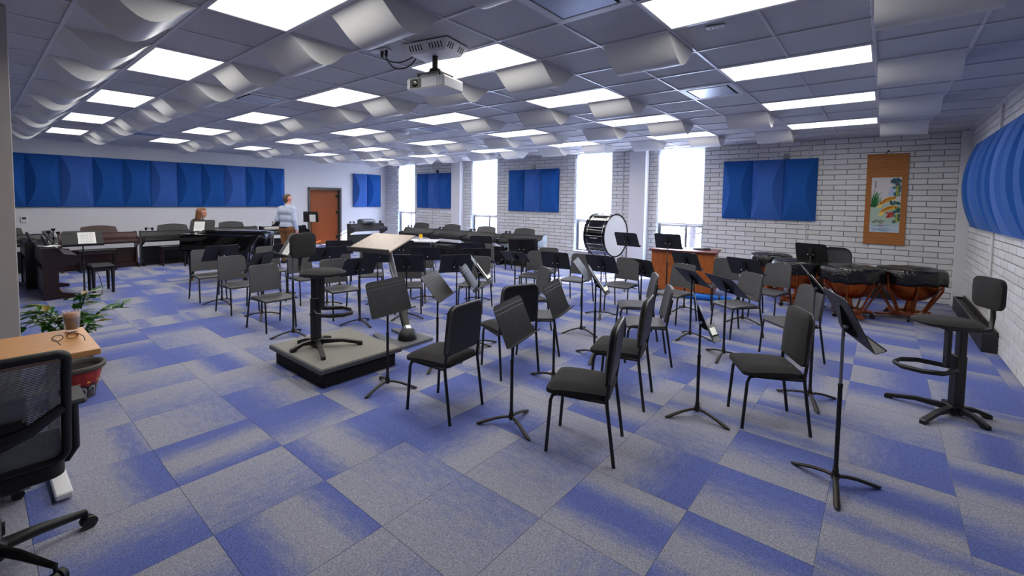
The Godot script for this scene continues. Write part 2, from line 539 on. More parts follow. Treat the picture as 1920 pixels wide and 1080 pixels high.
func lighting():
	var we := WorldEnvironment.new()
	we.name = "world"
	var e := Environment.new()
	e.background_mode = Environment.BG_SKY
	var sky := Sky.new()
	var sm := ProceduralSkyMaterial.new()
	sm.sky_top_color = Color(0.62, 0.76, 0.98)
	sm.sky_horizon_color = Color(0.90, 0.94, 1.0)
	sm.ground_horizon_color = Color(0.86, 0.88, 0.92)
	sm.ground_bottom_color = Color(0.7, 0.72, 0.76)
	sm.sky_energy_multiplier = 3.4
	sm.ground_energy_multiplier = 2.4
	sky.sky_material = sm
	e.sky = sky
	e.tonemap_mode = Environment.TONE_MAPPER_LINEAR
	e.tonemap_exposure = 1.62
	e.sdfgi_enabled = true
	e.ssao_enabled = true
	e.ssil_enabled = true
	we.environment = e
	add_child(we)
	var sun := DirectionalLight3D.new()
	sun.name = "sun"
	sun.light_energy = 8.0
	sun.light_color = Color(1.0, 0.95, 0.88)
	sun.light_angular_distance = 0.6
	sun.sky_mode = DirectionalLight3D.SKY_MODE_LIGHT_ONLY
	sun.shadow_enabled = true
	add_child(sun)
	var to := Vector3(-0.44, -0.33, 0.84)
	sun.transform = Transform3D(Basis.looking_at(to, Vector3.UP), Vector3(0, 8, -20))

func walls():
	# shell with thickness; the brick walls get their bricks below
	var w := MB.new()
	w.box(Vector3((XA + XC) / 2, -0.153, (ZB + ZF) / 2), Vector3(XC - XA + 0.8, 0.3, ZF - ZB + 0.8))
	var floor_ := struct("floor", w, M["floor_slab"], "blue and grey carpet tile floor of the band room")
	carpet(floor_)
	w = MB.new()
	w.box(Vector3((XA + XC) / 2, CEIL + 0.17, (ZB + ZF) / 2), Vector3(XC - XA + 0.8, 0.3, ZF - ZB + 0.8))
	var ceil := struct("ceiling", w, M["ceiling_tile"], "suspended ceiling of white acoustic tiles")
	ceiling_grid(ceil)
	# left wall with the doorway
	w = MB.new()
	var x0 := XA - 0.1
	w.box(Vector3(x0, CEIL / 2, (ZF - 7.9) / 2), Vector3(0.2, CEIL, ZF + 7.9))
	w.box(Vector3(x0, CEIL / 2, (ZB - 9.2) / 2 - 0.1), Vector3(0.2, CEIL, -9.2 - ZB + 0.2))
	w.box(Vector3(x0, (CEIL + 2.12) / 2, -8.55), Vector3(0.2, CEIL - 2.12, 1.3))
	struct("wall_left", w, M["wall_paint"], "plain white wall on the far left with blue panels and a doorway")
	w = MB.new()
	w.box(Vector3((XA + XC) / 2, CEIL / 2, ZF + 0.1), Vector3(XC - XA + 0.4, CEIL, 0.2))
	struct("wall_back", w, M["wall_paint"], "white wall behind the camera")
	w = MB.new()
	w.box(Vector3(-5.05, CEIL / 2, (ZF - 0.22) / 2), Vector3(0.22, CEIL, ZF + 0.22), 0.004)
	struct("wall_partition", w, M["partition_paint"], "warm grey end of a partition wall at the left edge, behind the desk")
	# window wall
	w = MB.new()
	var zc := ZB - 0.16
	var cuts := [XA - 0.3]
	for o in WINS: cuts.append_array(o)
	cuts.append(XC + 0.3)
	for i in range(0, cuts.size(), 2):
		w.box(Vector3((cuts[i] + cuts[i + 1]) / 2, CEIL / 2, zc), Vector3(cuts[i + 1] - cuts[i], CEIL, 0.3))
	for o in WINS: w.box(Vector3((o[0] + o[1]) / 2, SILL / 2, zc), Vector3(o[1] - o[0], SILL, 0.3))
	var wb := struct("wall_windows", w, M["mortar"], "white painted brick wall with four tall windows")
	bricks(wb, true)
	w = MB.new()
	w.box(Vector3(XC + 0.16, CEIL / 2, (ZB + ZF) / 2), Vector3(0.3, CEIL, ZF - ZB + 0.2))
	var wc := struct("wall_right", w, M["mortar"], "white painted brick wall on the right")
	bricks(wc, false)
	# white pilasters beside the windows and in the corner
	var k := 1
	for p in [[-11.94, -11.50, 0.22], [-5.13, -4.70, 0.26], [1.0, 1.2, 0.12]]:
		w = MB.new()
		w.box(Vector3((p[0] + p[1]) / 2, CEIL / 2, ZB + p[2] / 2), Vector3(p[1] - p[0], CEIL - 0.002, p[2]), 0.006)
		struct("trim_%d" % k, w, M["wall_paint"], ["white pilaster left of the second window", "white pilaster left of the fourth window", "white corner post between the brick walls"][k - 1])
		k += 1
	for i in 4: window(i + 1, WINS[i][0], WINS[i][1])

func brick_mesh(w: float, h: float) -> ArrayMesh:
	var m := MB.new()
	var a := Vector3(-w / 2, -h / 2, 0)
	var b := Vector3(w / 2, -h / 2, 0)
	var c := Vector3(w / 2, h / 2, 0)
	var d := Vector3(-w / 2, h / 2, 0)
	var i := Vector3(0.004, 0.004, 0)
	var f := [a + Vector3(0.004, 0.004, 0.009), b + Vector3(-0.004, 0.004, 0.009), c + Vector3(-0.004, -0.004, 0.009), d + Vector3(0.004, -0.004, 0.009)]
	var g := [a, b, c, d]
	m.out(f, Vector3.BACK)
	for k in 4: m.out([g[k], g[(k + 1) % 4], f[(k + 1) % 4], f[k]], (g[k] + g[(k + 1) % 4]) + Vector3(0, 0, 0.01))
	return m.done()

func bricks(parent: Node3D, windows: bool):
	var L := 0.4
	var H := 0.1035
	var shared := {}
	var todo := []
	var from := XA if windows else -ZB - 0.0
	for row in 30:
		var y := 0.004 + row * H
		var off := 0.0 if row % 2 == 0 else L / 2
		var s0 := -16.4 if windows else 4.5
		for k in 46:
			var a := s0 + k * L + off
			var b := a + L
			var spans := [[a, b]]
			if windows:
				spans = []
				if a < XA: a = XA
				b = minf(b, XC)
				if y + H > SILL:
					var cur := a
					for o in WINS:
						if o[1] <= cur or o[0] >= b: continue
						if o[0] > cur: spans.append([cur, o[0]])
						cur = o[1]
					if cur < b: spans.append([cur, b])
				elif a < b: spans = [[a, b]]
			else:
				b = minf(b, -ZB)
				if a > -ZB: spans = []
				else: spans = [[a, b]]
			for s in spans:
				if s[1] - s[0] < 0.04: continue
				var c: float = (s[0] + s[1]) / 2
				var p := Vector3(c, y + H / 2, ZB) if windows else Vector3(XC, y + H / 2, -c)
				var q := pixel(p)
				var score := -1.0
				if in_view(p, 5.0): score = 1.0 / q.z
				todo.append([score, p, snappedf(s[1] - s[0] - 0.009, 0.001)])
	todo.sort_custom(func(x, y): return x[0] > y[0])
	var turn := Basis() if windows else Basis(Vector3.UP, -PI / 2)
	var rest := [MB.new(), MB.new()]
	for i in todo.size():
		var t = todo[i]
		if t[0] < 0 and not windows and t[1].z > 0.5: continue
		var which := rng.randi() % 2
		var push := turn * Vector3(0, 0, rng.randf_range(-0.002, 0.001))
		if i < 299 and t[0] > 0:
			if not shared.has(t[2]): shared[t[2]] = brick_mesh(t[2], H - 0.009)
			part("brick", shared[t[2]], M["brick_paint"] if which else M["brick_paint_warm"], parent, Transform3D(turn, t[1] + push))
		else:
			var m: MB = rest[which]
			var X := Transform3D(turn, t[1] + push)
			var w: float = t[2] / 2
			var h := (H - 0.009) / 2
			var g := [X * Vector3(-w, -h, 0), X * Vector3(w, -h, 0), X * Vector3(w, h, 0), X * Vector3(-w, h, 0)]
			w -= 0.004; h -= 0.004
			var f := [X * Vector3(-w, -h, 0.009), X * Vector3(w, -h, 0.009), X * Vector3(w, h, 0.009), X * Vector3(-w, h, 0.009)]
			m.out(f, turn.z)
			for k in 4: m.out([g[k], g[(k + 1) % 4], f[(k + 1) % 4], f[k]], g[k] + g[(k + 1) % 4] - 2 * t[1] + turn.z * 0.01)
	for k in 2: tag(part("brick_courses", rest[k], M["brick_paint_warm"] if k == 0 else M["brick_paint"], parent), "", "", "", "stuff")

func carpet(parent: Node3D):
	var T := 0.608
	var mats := []
	for k in 6:
		var m := mat("carpet_%d" % k, Color.WHITE, 0.97)
		m.albedo_texture = carpet_picture(k)
		m.heightmap_enabled = true
		m.heightmap_texture = m.albedo_texture
		m.heightmap_scale = 0.35
		mats.append(m)
	var make := func(m: MB, c: Vector3, k: int):
		var h := T / 2 - 0.0006
		var g := [c + Vector3(-h, -0.003, h), c + Vector3(h, -0.003, h), c + Vector3(h, -0.003, -h), c + Vector3(-h, -0.003, -h)]
		h -= 0.0008
		var f := [c + Vector3(-h, 0, h), c + Vector3(h, 0, h), c + Vector3(h, 0, -h), c + Vector3(-h, 0, -h)]
		m.quad_uv(f[0], f[1], f[2], f[3], k)
		for i in 4: m.out([g[i], g[(i + 1) % 4], f[(i + 1) % 4], f[i]], g[i] + g[(i + 1) % 4] - 2 * c)
	var shared := []
	for k in 4:
		var m := MB.new()
		make.call(m, Vector3.ZERO, k)
		shared.append(m.done())
	var rest := []
	for k in 6: rest.append(MB.new())
	var todo := []
	for i in range(-26, 6):
		for j in range(-18, 12):
			var c := Vector3(-1.4 + T * (i + 0.5), 0, -1.37 + T * (j + 0.5))
			if c.x < XA - 0.2 or c.x > XC + 0.2 or c.z < ZB - 0.2 or c.z > ZF: continue
			todo.append([1.0 / pixel(c).z if in_view(c, 120.0) else -1.0, c])
	todo.sort_custom(func(a, b): return a[0] > b[0])
	for i in todo.size():
		var kind = [0, 0, 1, 2, 3, 4, 5, 5, 0, 3][rng.randi() % 10]
		var turn = [0, 0, 2, 2, 1, 3][rng.randi() % 6]
		if i < 299 and todo[i][0] > 0: part("carpet_tile", shared[turn], mats[kind], parent, Transform3D(Basis(), todo[i][1]))
		else: make.call(rest[kind], todo[i][1], turn)
	for k in 6: tag(part("carpet_tiles", rest[k], mats[k], parent), "", "", "", "stuff")

func is_light(i: int, j: int) -> bool:   # the tile right of grid line i, behind grid line j
	return j in [9, 12, 15, 18, 21] and (i in [2, 3, 6, 7, 10, 11, 14, 15, 18, 19, 22, 23])
func is_shell(i: int, j: int) -> bool:
	return j in [8, 10, 13, 16, 19, 22] and i in [1, 4, 6, 8, 10, 12, 14, 16, 18, 20, 22, 24] and not (j == 16 and i in [4, 12])
func is_vent(i: int, j: int) -> bool:
	return [i, j] in [[4, 11], [12, 11], [21, 11], [4, 16], [12, 16]]

func ceiling_grid(parent: Node3D):
	var todo := []
	for i in XL.size() - 1:
		for j in ZL.size() - 1:
			if is_light(i, j) or is_shell(i, j) or is_vent(i, j): continue
			var c := Vector3((XL[i] + XL[i + 1]) / 2, CEIL, (ZL[j] + ZL[j + 1]) / 2)
			todo.append([1.0 / pixel(c).z if in_view(c, 80.0) else -1.0, c, XL[i] - XL[i + 1], ZL[j] - ZL[j + 1]])
	todo.sort_custom(func(a, b): return a[0] > b[0])
	var shared := {}
	var rest := MB.new()
	var make := func(m: MB, c: Vector3, w: float, d: float):
		var a := w / 2 - 0.010
		var b := d / 2 - 0.010
		m.out([c + Vector3(-a, 0.012, b), c + Vector3(a, 0.012, b), c + Vector3(a, 0.012, -b), c + Vector3(-a, 0.012, -b)], Vector3.DOWN)
		m.sg = -1
		var q := 0.004
		var g := [Vector3(-a, 0.019, b), Vector3(a, 0.019, b), Vector3(a, 0.019, -b), Vector3(-a, 0.019, -b)]
		for i in 4:
			var p: Vector3 = g[i]
			var r: Vector3 = g[(i + 1) % 4]
			m.out([c + p, c + r, c + Vector3(r.x, 0.012, r.z), c + Vector3(p.x, 0.012, p.z)], p + r)
	for i in todo.size():
		var t = todo[i]
		var key := "%.2f %.2f" % [t[2], t[3]]
		if i < 299 and t[0] > 0:
			if not shared.has(key):
				var m := MB.new()
				make.call(m, Vector3.ZERO, t[2], t[3])
				shared[key] = m.done()
			part("ceiling_tile", shared[key], M["ceiling_tile"], parent, Transform3D(Basis(), t[1]))
		else: make.call(rest, t[1], t[2], t[3])
	tag(part("ceiling_tiles", rest, M["ceiling_tile"], parent), "", "", "", "stuff")
	var m := MB.new()
	for z in ZL.slice(1): m.box(Vector3((XA + XC) / 2, CEIL + 0.012, z), Vector3(XC - XA, 0.024, 0.027), 0.002)
	part("main_tee", m, M["tee"], parent)
	m = MB.new()
	for i in XL.size():
		for j in ZL.size() - 1:
			if i > 0 and is_light(i, j) and is_light(i - 1, j) and not (i in [2, 6, 10, 14, 18, 22]): continue
			m.box(Vector3(XL[i], CEIL + 0.013, (ZL[j] + ZL[j + 1]) / 2), Vector3(0.024, 0.022, ZL[j] - ZL[j + 1] - 0.024), 0.002)
	part("cross_tee", m, M["tee"], parent)
	m = MB.new()
	m.box(Vector3(XC - 0.03, CEIL + 0.01, (ZB + ZF) / 2), Vector3(0.06, 0.03, ZF - ZB))
	m.box(Vector3(XA + 0.012, CEIL + 0.01, (ZB + ZF) / 2), Vector3(0.024, 0.03, ZF - ZB))
	part("wall_angle", m, M["tee"], parent)

func fittings():
	var cols := [2, 6, 10, 14, 18, 22]
	var rows := [9, 12, 15, 18, 21]
	for c in cols:
		for r in rows:
			var w: float = XL[c] - XL[c + 2]
			var d: float = ZL[r] - ZL[r + 1]
			var at := Vector3((XL[c] + XL[c + 2]) / 2, CEIL, (ZL[r] + ZL[r + 1]) / 2)
			if not in_view(at, 140.0): continue
			var nc: int = cols.find(c)
			var nr: int = rows.find(r)
			var lab := "bright ceiling light panel, %s from the windows, %s column from the right wall" % [ORD[4 - nr], ORD[nc]]
			var t := thing("ceiling_light", lab, "ceiling light", at, 0, "flat panel ceiling lights")
			var m := MB.new()
			for s in [-1, 1]:
				m.box(Vector3(0, 0.004, s * (d / 2 - 0.017)), Vector3(w - 0.02, 0.014, 0.018), 0.002)
				m.box(Vector3(s * (w / 2 - 0.017), 0.004, 0), Vector3(0.018, 0.014, d - 0.04), 0.002)
			m.box(Vector3(0, 0.016, 0), Vector3(w - 0.02, 0.006, d - 0.02))
			part("frame", m, M["white_metal"], t)
			m = MB.new()
			m.box(Vector3(0, 0.006, 0), Vector3(w - 0.054, 0.008, d - 0.054))
			part("light_panel", m, M["light_panel"], t)
			var l := AreaLight3D.new()
			l.name = "panel_light"
			l.area_size = Vector2(w - 0.07, d - 0.07)
			l.light_energy = 1.15
			l.light_color = Color(1.0, 0.985, 0.96)
			l.area_range = 30.0
			l.shadow_enabled = true
			l.rotation.x = -PI / 2
			l.position = Vector3(0, -0.004, 0)
			t.add_child(l)
	# barrel shaped sound diffusers
	var seen_shells := {}
	var strips := [8, 10, 13, 16, 19, 22]
	var tiles := [1, 4, 6, 8, 10, 12, 14, 16, 18, 20, 22, 24]
	for i in tiles:
		for j in strips:
			if not is_shell(i, j): continue
			var w: float = XL[i] - XL[i + 1] - 0.03
			var d: float = ZL[j] - ZL[j + 1] - 0.03
			var at := Vector3((XL[i] + XL[i + 1]) / 2, CEIL, (ZL[j] + ZL[j + 1]) / 2)
			if not in_view(at + Vector3(0, -0.1, 0), 110.0): continue
			var key := "%.2f %.2f" % [w, d]
			if not seen_shells.has(key): seen_shells[key] = diffuser(w, d)
			single("sound_diffuser", seen_shells[key], M["diffuser_shell"], "white barrel ceiling diffuser, %s from the right wall, %s strip from the windows" % [ORD[tiles.find(i)], ORD[5 - strips.find(j)]], "sound diffuser", at, 0, "barrel shaped sound diffusers in the ceiling")
	var vl := ["square ceiling air vent with a bluish plate at the top edge, near the projector", "ceiling air vent left of the projector beyond the wire", "ceiling air vent farthest left, near the long blue panel row", "shiny ceiling air vent on the right, between two bright light panels", "ceiling air vent beside the round ceiling detector"]
	var n := 0
	for q in [[4, 11], [12, 11], [21, 11], [4, 16], [12, 16]]:
		var w: float = XL[q[0]] - XL[q[0] + 1] - 0.02
		var d: float = ZL[q[1]] - ZL[q[1] + 1] - 0.02
		var t := thing("air_vent", vl[n], "air vent", Vector3((XL[q[0]] + XL[q[0] + 1]) / 2, CEIL, (ZL[q[1]] + ZL[q[1] + 1]) / 2), 0, "ceiling air vents")
		var m := MB.new()
		for s in [-1, 1]:
			m.box(Vector3(0, 0.004, s * (d / 2 - 0.03)), Vector3(w, 0.018, 0.06), 0.003)
			m.box(Vector3(s * (w / 2 - 0.03), 0.004, 0), Vector3(0.06, 0.018, d - 0.12), 0.003)
		part("frame", m, M["white_metal"], t)
		m = MB.new()
		m.box(Vector3(0, 0.012, 0), Vector3(w - 0.1, 0.006, d - 0.1))
		part("duct", m, M["dark_gap"], t)
		m = MB.new()
		m.box(Vector3(0, -0.004, 0), Vector3(w - 0.16, 0.008, d - 0.16), 0.003)
		part("plate", m, M["vent_plate"], t)
		n += 1
	var m := MB.new()
	m.lathe([Vector2(0, -0.05), Vector2(0.10, -0.045), Vector2(0.135, -0.02), Vector2(0.14, 0.01)], 20)
	single("ceiling_detector", m, M["white_metal"], "small round white detector on the ceiling beside an air vent", "detector", Vector3(-7.55, CEIL, -5.62))
	m = MB.new()
	m.box(Vector3(0, -0.006, 0), Vector3(0.13, 0.014, 0.05), 0.003)
	var q := single("occupancy_sensor", m, M["white_metal"], "small white rectangular sensor on a ceiling tile beside the top right light panel", "sensor", Vector3(-1.05, CEIL + 0.005, -3.66), 10)
	for k in 3:
		m = MB.new()
		m.box(Vector3(-0.03 + k * 0.03, -0.0135, 0), Vector3(0.016, 0.002, 0.014))
		part("slot", m, M["satin_black"], q)

func diffuser(w: float, d: float) -> ArrayMesh:
	var m := MB.new()
	var prof := []
	for i in 17:
		var t := i / 16.0
		var s := sin(PI * t)
		prof.append(Vector2((t - 0.5) * d, 0.004 - 0.185 * pow(s, 1.35)))
	m.sg = 1
	for i in 16:
		m.out([Vector3(-w / 2, prof[i].y, prof[i].x), Vector3(w / 2, prof[i].y, prof[i].x), Vector3(w / 2, prof[i + 1].y, prof[i + 1].x), Vector3(-w / 2, prof[i + 1].y, prof[i + 1].x)], Vector3.DOWN)
	m.sg = -1
	for i in 16:
		for s in [-1, 1]:
			m.out([Vector3(s * w / 2, 0.01, prof[i].x), Vector3(s * w / 2, prof[i].y, prof[i].x), Vector3(s * w / 2, prof[i + 1].y, prof[i + 1].x), Vector3(s * w / 2, 0.01, prof[i + 1].x)], Vector3(s, 0, 0))
	m.out([Vector3(-w / 2, 0.01, -d / 2), Vector3(w / 2, 0.01, -d / 2), Vector3(w / 2, 0.01, d / 2), Vector3(-w / 2, 0.01, d / 2)], Vector3.UP)
	return m.done()

func window(n: int, x0: float, x1: float):
	var t := Node3D.new()
	t.name = "window_%d" % n
	add_child(t)
	tag(t, "tall window with a low grey framed sash, %s from the left" % ORD[n - 1], "", "", "structure")
	var z := ZB - 0.17
	var m := MB.new()
	var xm := lerpf(x0, x1, 0.62)
	for x in [x0 + 0.035, xm, x1 - 0.03]: m.box(Vector3(x, (SILL + CEIL) / 2, z), Vector3(0.06, CEIL - SILL, 0.06), 0.004)
	for y in [SILL + 0.03, 1.20, CEIL - 0.04]: m.box(Vector3((x0 + x1) / 2, y, z), Vector3(x1 - x0 - 0.01, 0.06, 0.055), 0.004)
	part("window_frame", m, M["window_frame"], t)
	m = MB.new()
	m.box(Vector3((x0 + xm) / 2, 0.5 * (SILL + 0.06 + 1.17), z + 0.02), Vector3(0.001, 0.001, 0.001))
	for e in [[x0 + 0.065, xm - 0.03, SILL + 0.06, 1.17], [xm + 0.03, x1 - 0.06, SILL + 0.06, 1.17], [x0 + 0.065, xm - 0.03, 1.23, CEIL - 0.07], [xm + 0.03, x1 - 0.06, 1.23, CEIL - 0.07]]:
		m = MB.new()
		m.out([Vector3(e[0], e[2], z), Vector3(e[1], e[2], z), Vector3(e[1], e[3], z), Vector3(e[0], e[3], z)], Vector3.BACK)
		part("pane", m, M["window_glass"], t)
	m = MB.new()
	m.box(Vector3((x0 + x1) / 2, SILL + 0.012, ZB - 0.05), Vector3(x1 - x0, 0.024, 0.2), 0.004)
	part("sill", m, M["white_metal"], t)
	# roller blind
	var b := thing("roller_blind", "white roller blind drawn down over the %s window from the left" % ORD[n - 1], "blind", Vector3((x0 + x1) / 2, 1.25, ZB - 0.06), 0, "white roller blinds")
	m = MB.new()
	m.box(Vector3(0, (CEIL - 1.25) / 2, 0), Vector3(x1 - x0 - 0.03, CEIL - 1.25 - 0.005, 0.002))
	part("cloth", m, M["blind_cloth"], b)
	m = MB.new()
	m.box(Vector3(0, 0, 0), Vector3(x1 - x0 - 0.03, 0.03, 0.014), 0.003)
	part("bottom_bar", m, M["white_metal"], b)

func pillow(w: float, h: float) -> ArrayMesh:   # an upholstered panel that bulges at mid height, its sides cut at a slant
	var m := MB.new()
	var n := 14
	var base := 0.045
	var rows := []
	for j in n + 1:
		var t := float(j) / n
		var y := (t - 0.5) * h
		var D := base + 0.008 + 0.15 * (1.0 - pow(2.0 * t - 1.0, 2.0))
		var s := minf((D - base) * 1.12, w * 0.42)
		rows.append([Vector3(-w / 2, y, base), Vector3(-w / 2 + s, y, D), Vector3(w / 2 - s, y, D), Vector3(w / 2, y, base)])
	for j in n:
		for k in 3:
			m.sg = 1 + k
			m.out([rows[j][k], rows[j][k + 1], rows[j + 1][k + 1], rows[j + 1][k]], Vector3.BACK)
	m.sg = -1
	for s in [0, 3]:
		var x: float = -w / 2 if s == 0 else w / 2
		m.out([Vector3(x, -h / 2, 0), Vector3(x, -h / 2, base), Vector3(x, h / 2, base), Vector3(x, h / 2, 0)], Vector3(x, 0, 0))
	for j in [0, n]:
		var y: float = -h / 2 if j == 0 else h / 2
		var r = rows[j]
		m.out([Vector3(-w / 2, y, 0), Vector3(w / 2, y, 0), r[3], r[2], r[1], r[0]], Vector3(0, y, 0))
	return m.done()

func wall_things():
	var p := pillow(0.612, 1.31)
	# long row on the left wall
	var zs := [-0.30, -0.91, -1.53, -2.16, -2.77, -3.40, -4.03, -4.66, -5.29, -5.91, -6.53, -7.17]
	for i in 11:
		var slate := i in [3, 6, 9] if false else i in [2, 5, 8]
		var z: float = (zs[i] + zs[i + 1]) / 2 * 0.985
		single("acoustic_panel", p, M["panel_slate"] if slate else M["panel_blue"], "%s upholstered wall panel, %s from the left in the long row on the white wall" % ["slate blue" if slate else "deep blue", ORD[i]], "acoustic panel", Vector3(XA + 0.012, 2.085, z), 90, "panels in the long row on the white wall")
	for i in 2:
		single("acoustic_panel", p, M["panel_slate" if i == 0 else "panel_blue"], ["slate blue upholstered panel nearest the door in the pair right of it", "deep blue upholstered panel nearest the corner in the pair right of the door"][i], "acoustic panel", Vector3(XA + 0.012, 2.07, -10.0 - i * 0.64), 90)
	var sets := [[-14.05, -12.04, "the first and second windows"], [-9.40, -7.46, "the second and third windows"], [-2.90, -1.08, "the fourth window and the scroll"]]
	for s in sets:
		var w: float = (s[1] - s[0]) / 3
		var q := pillow(w - 0.005, 1.30)
		for i in 3:
			single("acoustic_panel", q, M["panel_slate" if i == 1 else "panel_blue"], "%s upholstered panel, %s of three between %s" % ["slate blue" if i == 1 else "deep blue", ["left", "middle", "right"][i], s[2]], "acoustic panel", Vector3(s[0] + w * (i + 0.5), 2.085, ZB + 0.012), 0)
	for i in 9:
		single("acoustic_panel", p, M["panel_slate" if i % 3 == 1 else "panel_blue"], "%s bulging panel on the right brick wall, %s from the corner" % ["slate blue" if i % 3 == 1 else "deep blue", ORD[i]], "acoustic panel", Vector3(XC - 0.012, 2.11, -9.93 + i * 0.615), -90, "bulging panels on the right brick wall")
	# hanging scroll
	var t := thing("hanging_scroll", "tan bamboo hanging scroll painted with two golden fish, reeds and rocks", "scroll", Vector3(0.02, 1.04, ZB + 0.03))
	var m := MB.new()
	for i in 34: m.box(Vector3(0, 0.025 + i * 0.0505, 0), Vector3(0.615, 0.049, 0.008), 0.002)
	part("bamboo_mat", m, M["bamboo"], t)
	m = MB.new()
	for y in [0.0, 1.71]: m.tube([Vector3(-0.315, y, 0), Vector3(0.315, y, 0)], 0.013, 10)
	part("rod", m, M["bamboo"], t)
	m = MB.new()
	m.quad_uv(Vector3(-0.22, 0.225, 0.0055), Vector3(0.22, 0.225, 0.0055), Vector3(0.22, 1.275, 0.0055), Vector3(-0.22, 1.275, 0.0055))
	var sp := mat("scroll_print", Color.WHITE, 0.85)
	sp.albedo_texture = scroll_picture()
	part("painting", m, sp, t)
	m = MB.new()
	m.tube([Vector3(-0.06, 1.715, 0), Vector3(0, 1.775, 0.005), Vector3(0.06, 1.715, 0)], 0.003, 6)
	m.box(Vector3(0, 1.775, 0.0), Vector3(0.03, 0.03, 0.02), 0.004)
	part("hanger", m, M["satin_black"], t)
	# thermostat
	t = thing("thermostat", "small white thermostat on the far left wall below the blue panels", "thermostat", Vector3(XA, 1.12, -0.86), 90)
	m = MB.new(); m.box(Vector3(0, 0, 0.012), Vector3(0.12, 0.15, 0.024), 0.006)
	part("case", m, M["white_metal"], t)
	m = MB.new(); m.box(Vector3(0, 0.03, 0.025), Vector3(0.07, 0.05, 0.003))
	part("display", m, M["satin_black"], t)
	# wall socket plate near the door
	m = MB.new(); m.box(Vector3(0, 0, 0.005), Vector3(0.09, 0.13, 0.01), 0.003)
	var so := single("wall_socket", m, M["white_metal"], "white wall socket low on the wall right of the door", "socket", Vector3(XA, 0.40, -9.62), 90)
	m = MB.new(); m.box(Vector3(0, 0, 0.0105), Vector3(0.02, 0.03, 0.002))
	part("socket_face", m, M["satin_black"], so)
	# conduits
	var cl := ["thin white conduit on the bricks, running down behind the left blue panel trio", "thin white conduit on the bricks behind the middle blue panel trio", "thin white conduit on the bricks beside the bass drum", "thin white conduit on the bricks behind the right blue panel trio", "thin white conduit on the right brick wall"]
	var cx := [-13.2, -8.72, -5.42, -1.26]
	for i in 4:
		m = MB.new(); m.tube([Vector3(0, 0.02, 0), Vector3(0, CEIL - 0.01, 0)], 0.011, 8)
		for y in [0.7, 1.38, 2.8]: m.box(Vector3(0, y, -0.004), Vector3(0.05, 0.02, 0.01), 0.002)
		single("conduit", m, M["brick_paint"], cl[i], "conduit", Vector3(cx[i], 0, ZB + 0.022))
	m = MB.new(); m.tube([Vector3(0, 0.62, 0), Vector3(0, CEIL - 0.01, 0)], 0.013, 8)
	m.box(Vector3(0, 2.9, 0.0), Vector3(0.02, 0.42, 0.05), 0.003)
	single("conduit", m, M["brick_paint"], cl[4], "conduit", Vector3(XC - 0.026, 0, -8.6))
	t = thing("outlet_box", "white electrical box with a chain low on the right brick wall above the heater", "outlet", Vector3(XC - 0.012, 0.52, -8.75), -90)
	m = MB.new(); m.box(Vector3(0, 0, 0.025), Vector3(0.10, 0.2, 0.05), 0.006)
	part("case", m, M["white_metal"], t)
	for i in 3:
		var b := single("panel_bracket", bracket(), M["satin_black"] if i == 0 else M["steel_tube"], ["small dark bracket above the left blue panel trio", "small metal bracket above the middle blue panel trio", "small metal bracket above the right blue panel trio"][i], "bracket", Vector3([-12.9, -8.4, -1.66][i], 2.80, ZB + 0.025))
	# baseboard heaters
	t = thing("baseboard_heater", "long dark metal heater along the foot of the right brick wall", "heater", Vector3(1.075, 0, -9.35))
	heater_shape(t, 2.95)
	t = thing("baseboard_heater", "dark metal heater on the floor behind the timpani", "heater", Vector3(-1.0, 0, -11.1), 90)
	heater_shape(t, 2.5)

func bracket() -> MB:
	var m := MB.new()
	m.box(Vector3.ZERO, Vector3(0.1, 0.12, 0.03), 0.004)
	m.box(Vector3(0, -0.03, 0.02), Vector3(0.06, 0.03, 0.02), 0.003)
	return m

func heater_shape(t: Node3D, L: float):
	var m := MB.new()
	m.prism([Vector2(-0.075, 0), Vector2(0.065, 0), Vector2(0.065, 0.26), Vector2(0.045, 0.26), Vector2(0.035, 0.20), Vector2(-0.05, 0.20), Vector2(-0.06, 0.23), Vector2(-0.075, 0.23)], -L / 2, L / 2)
	part("casing", m, M["heater"], t)
	m = MB.new()
	m.box(Vector3(-0.068, 0.232, 0), Vector3(0.02, 0.006, L), 0.002)
	part("lip", m, M["heater_lip"], t)
	for s in [-1, 1]:
		m = MB.new()
		m.box(Vector3(-0.005, 0.115, s * (L / 2 + 0.004)), Vector3(0.144, 0.23, 0.008), 0.003)
		part("end_cap", m, M["heater"], t)

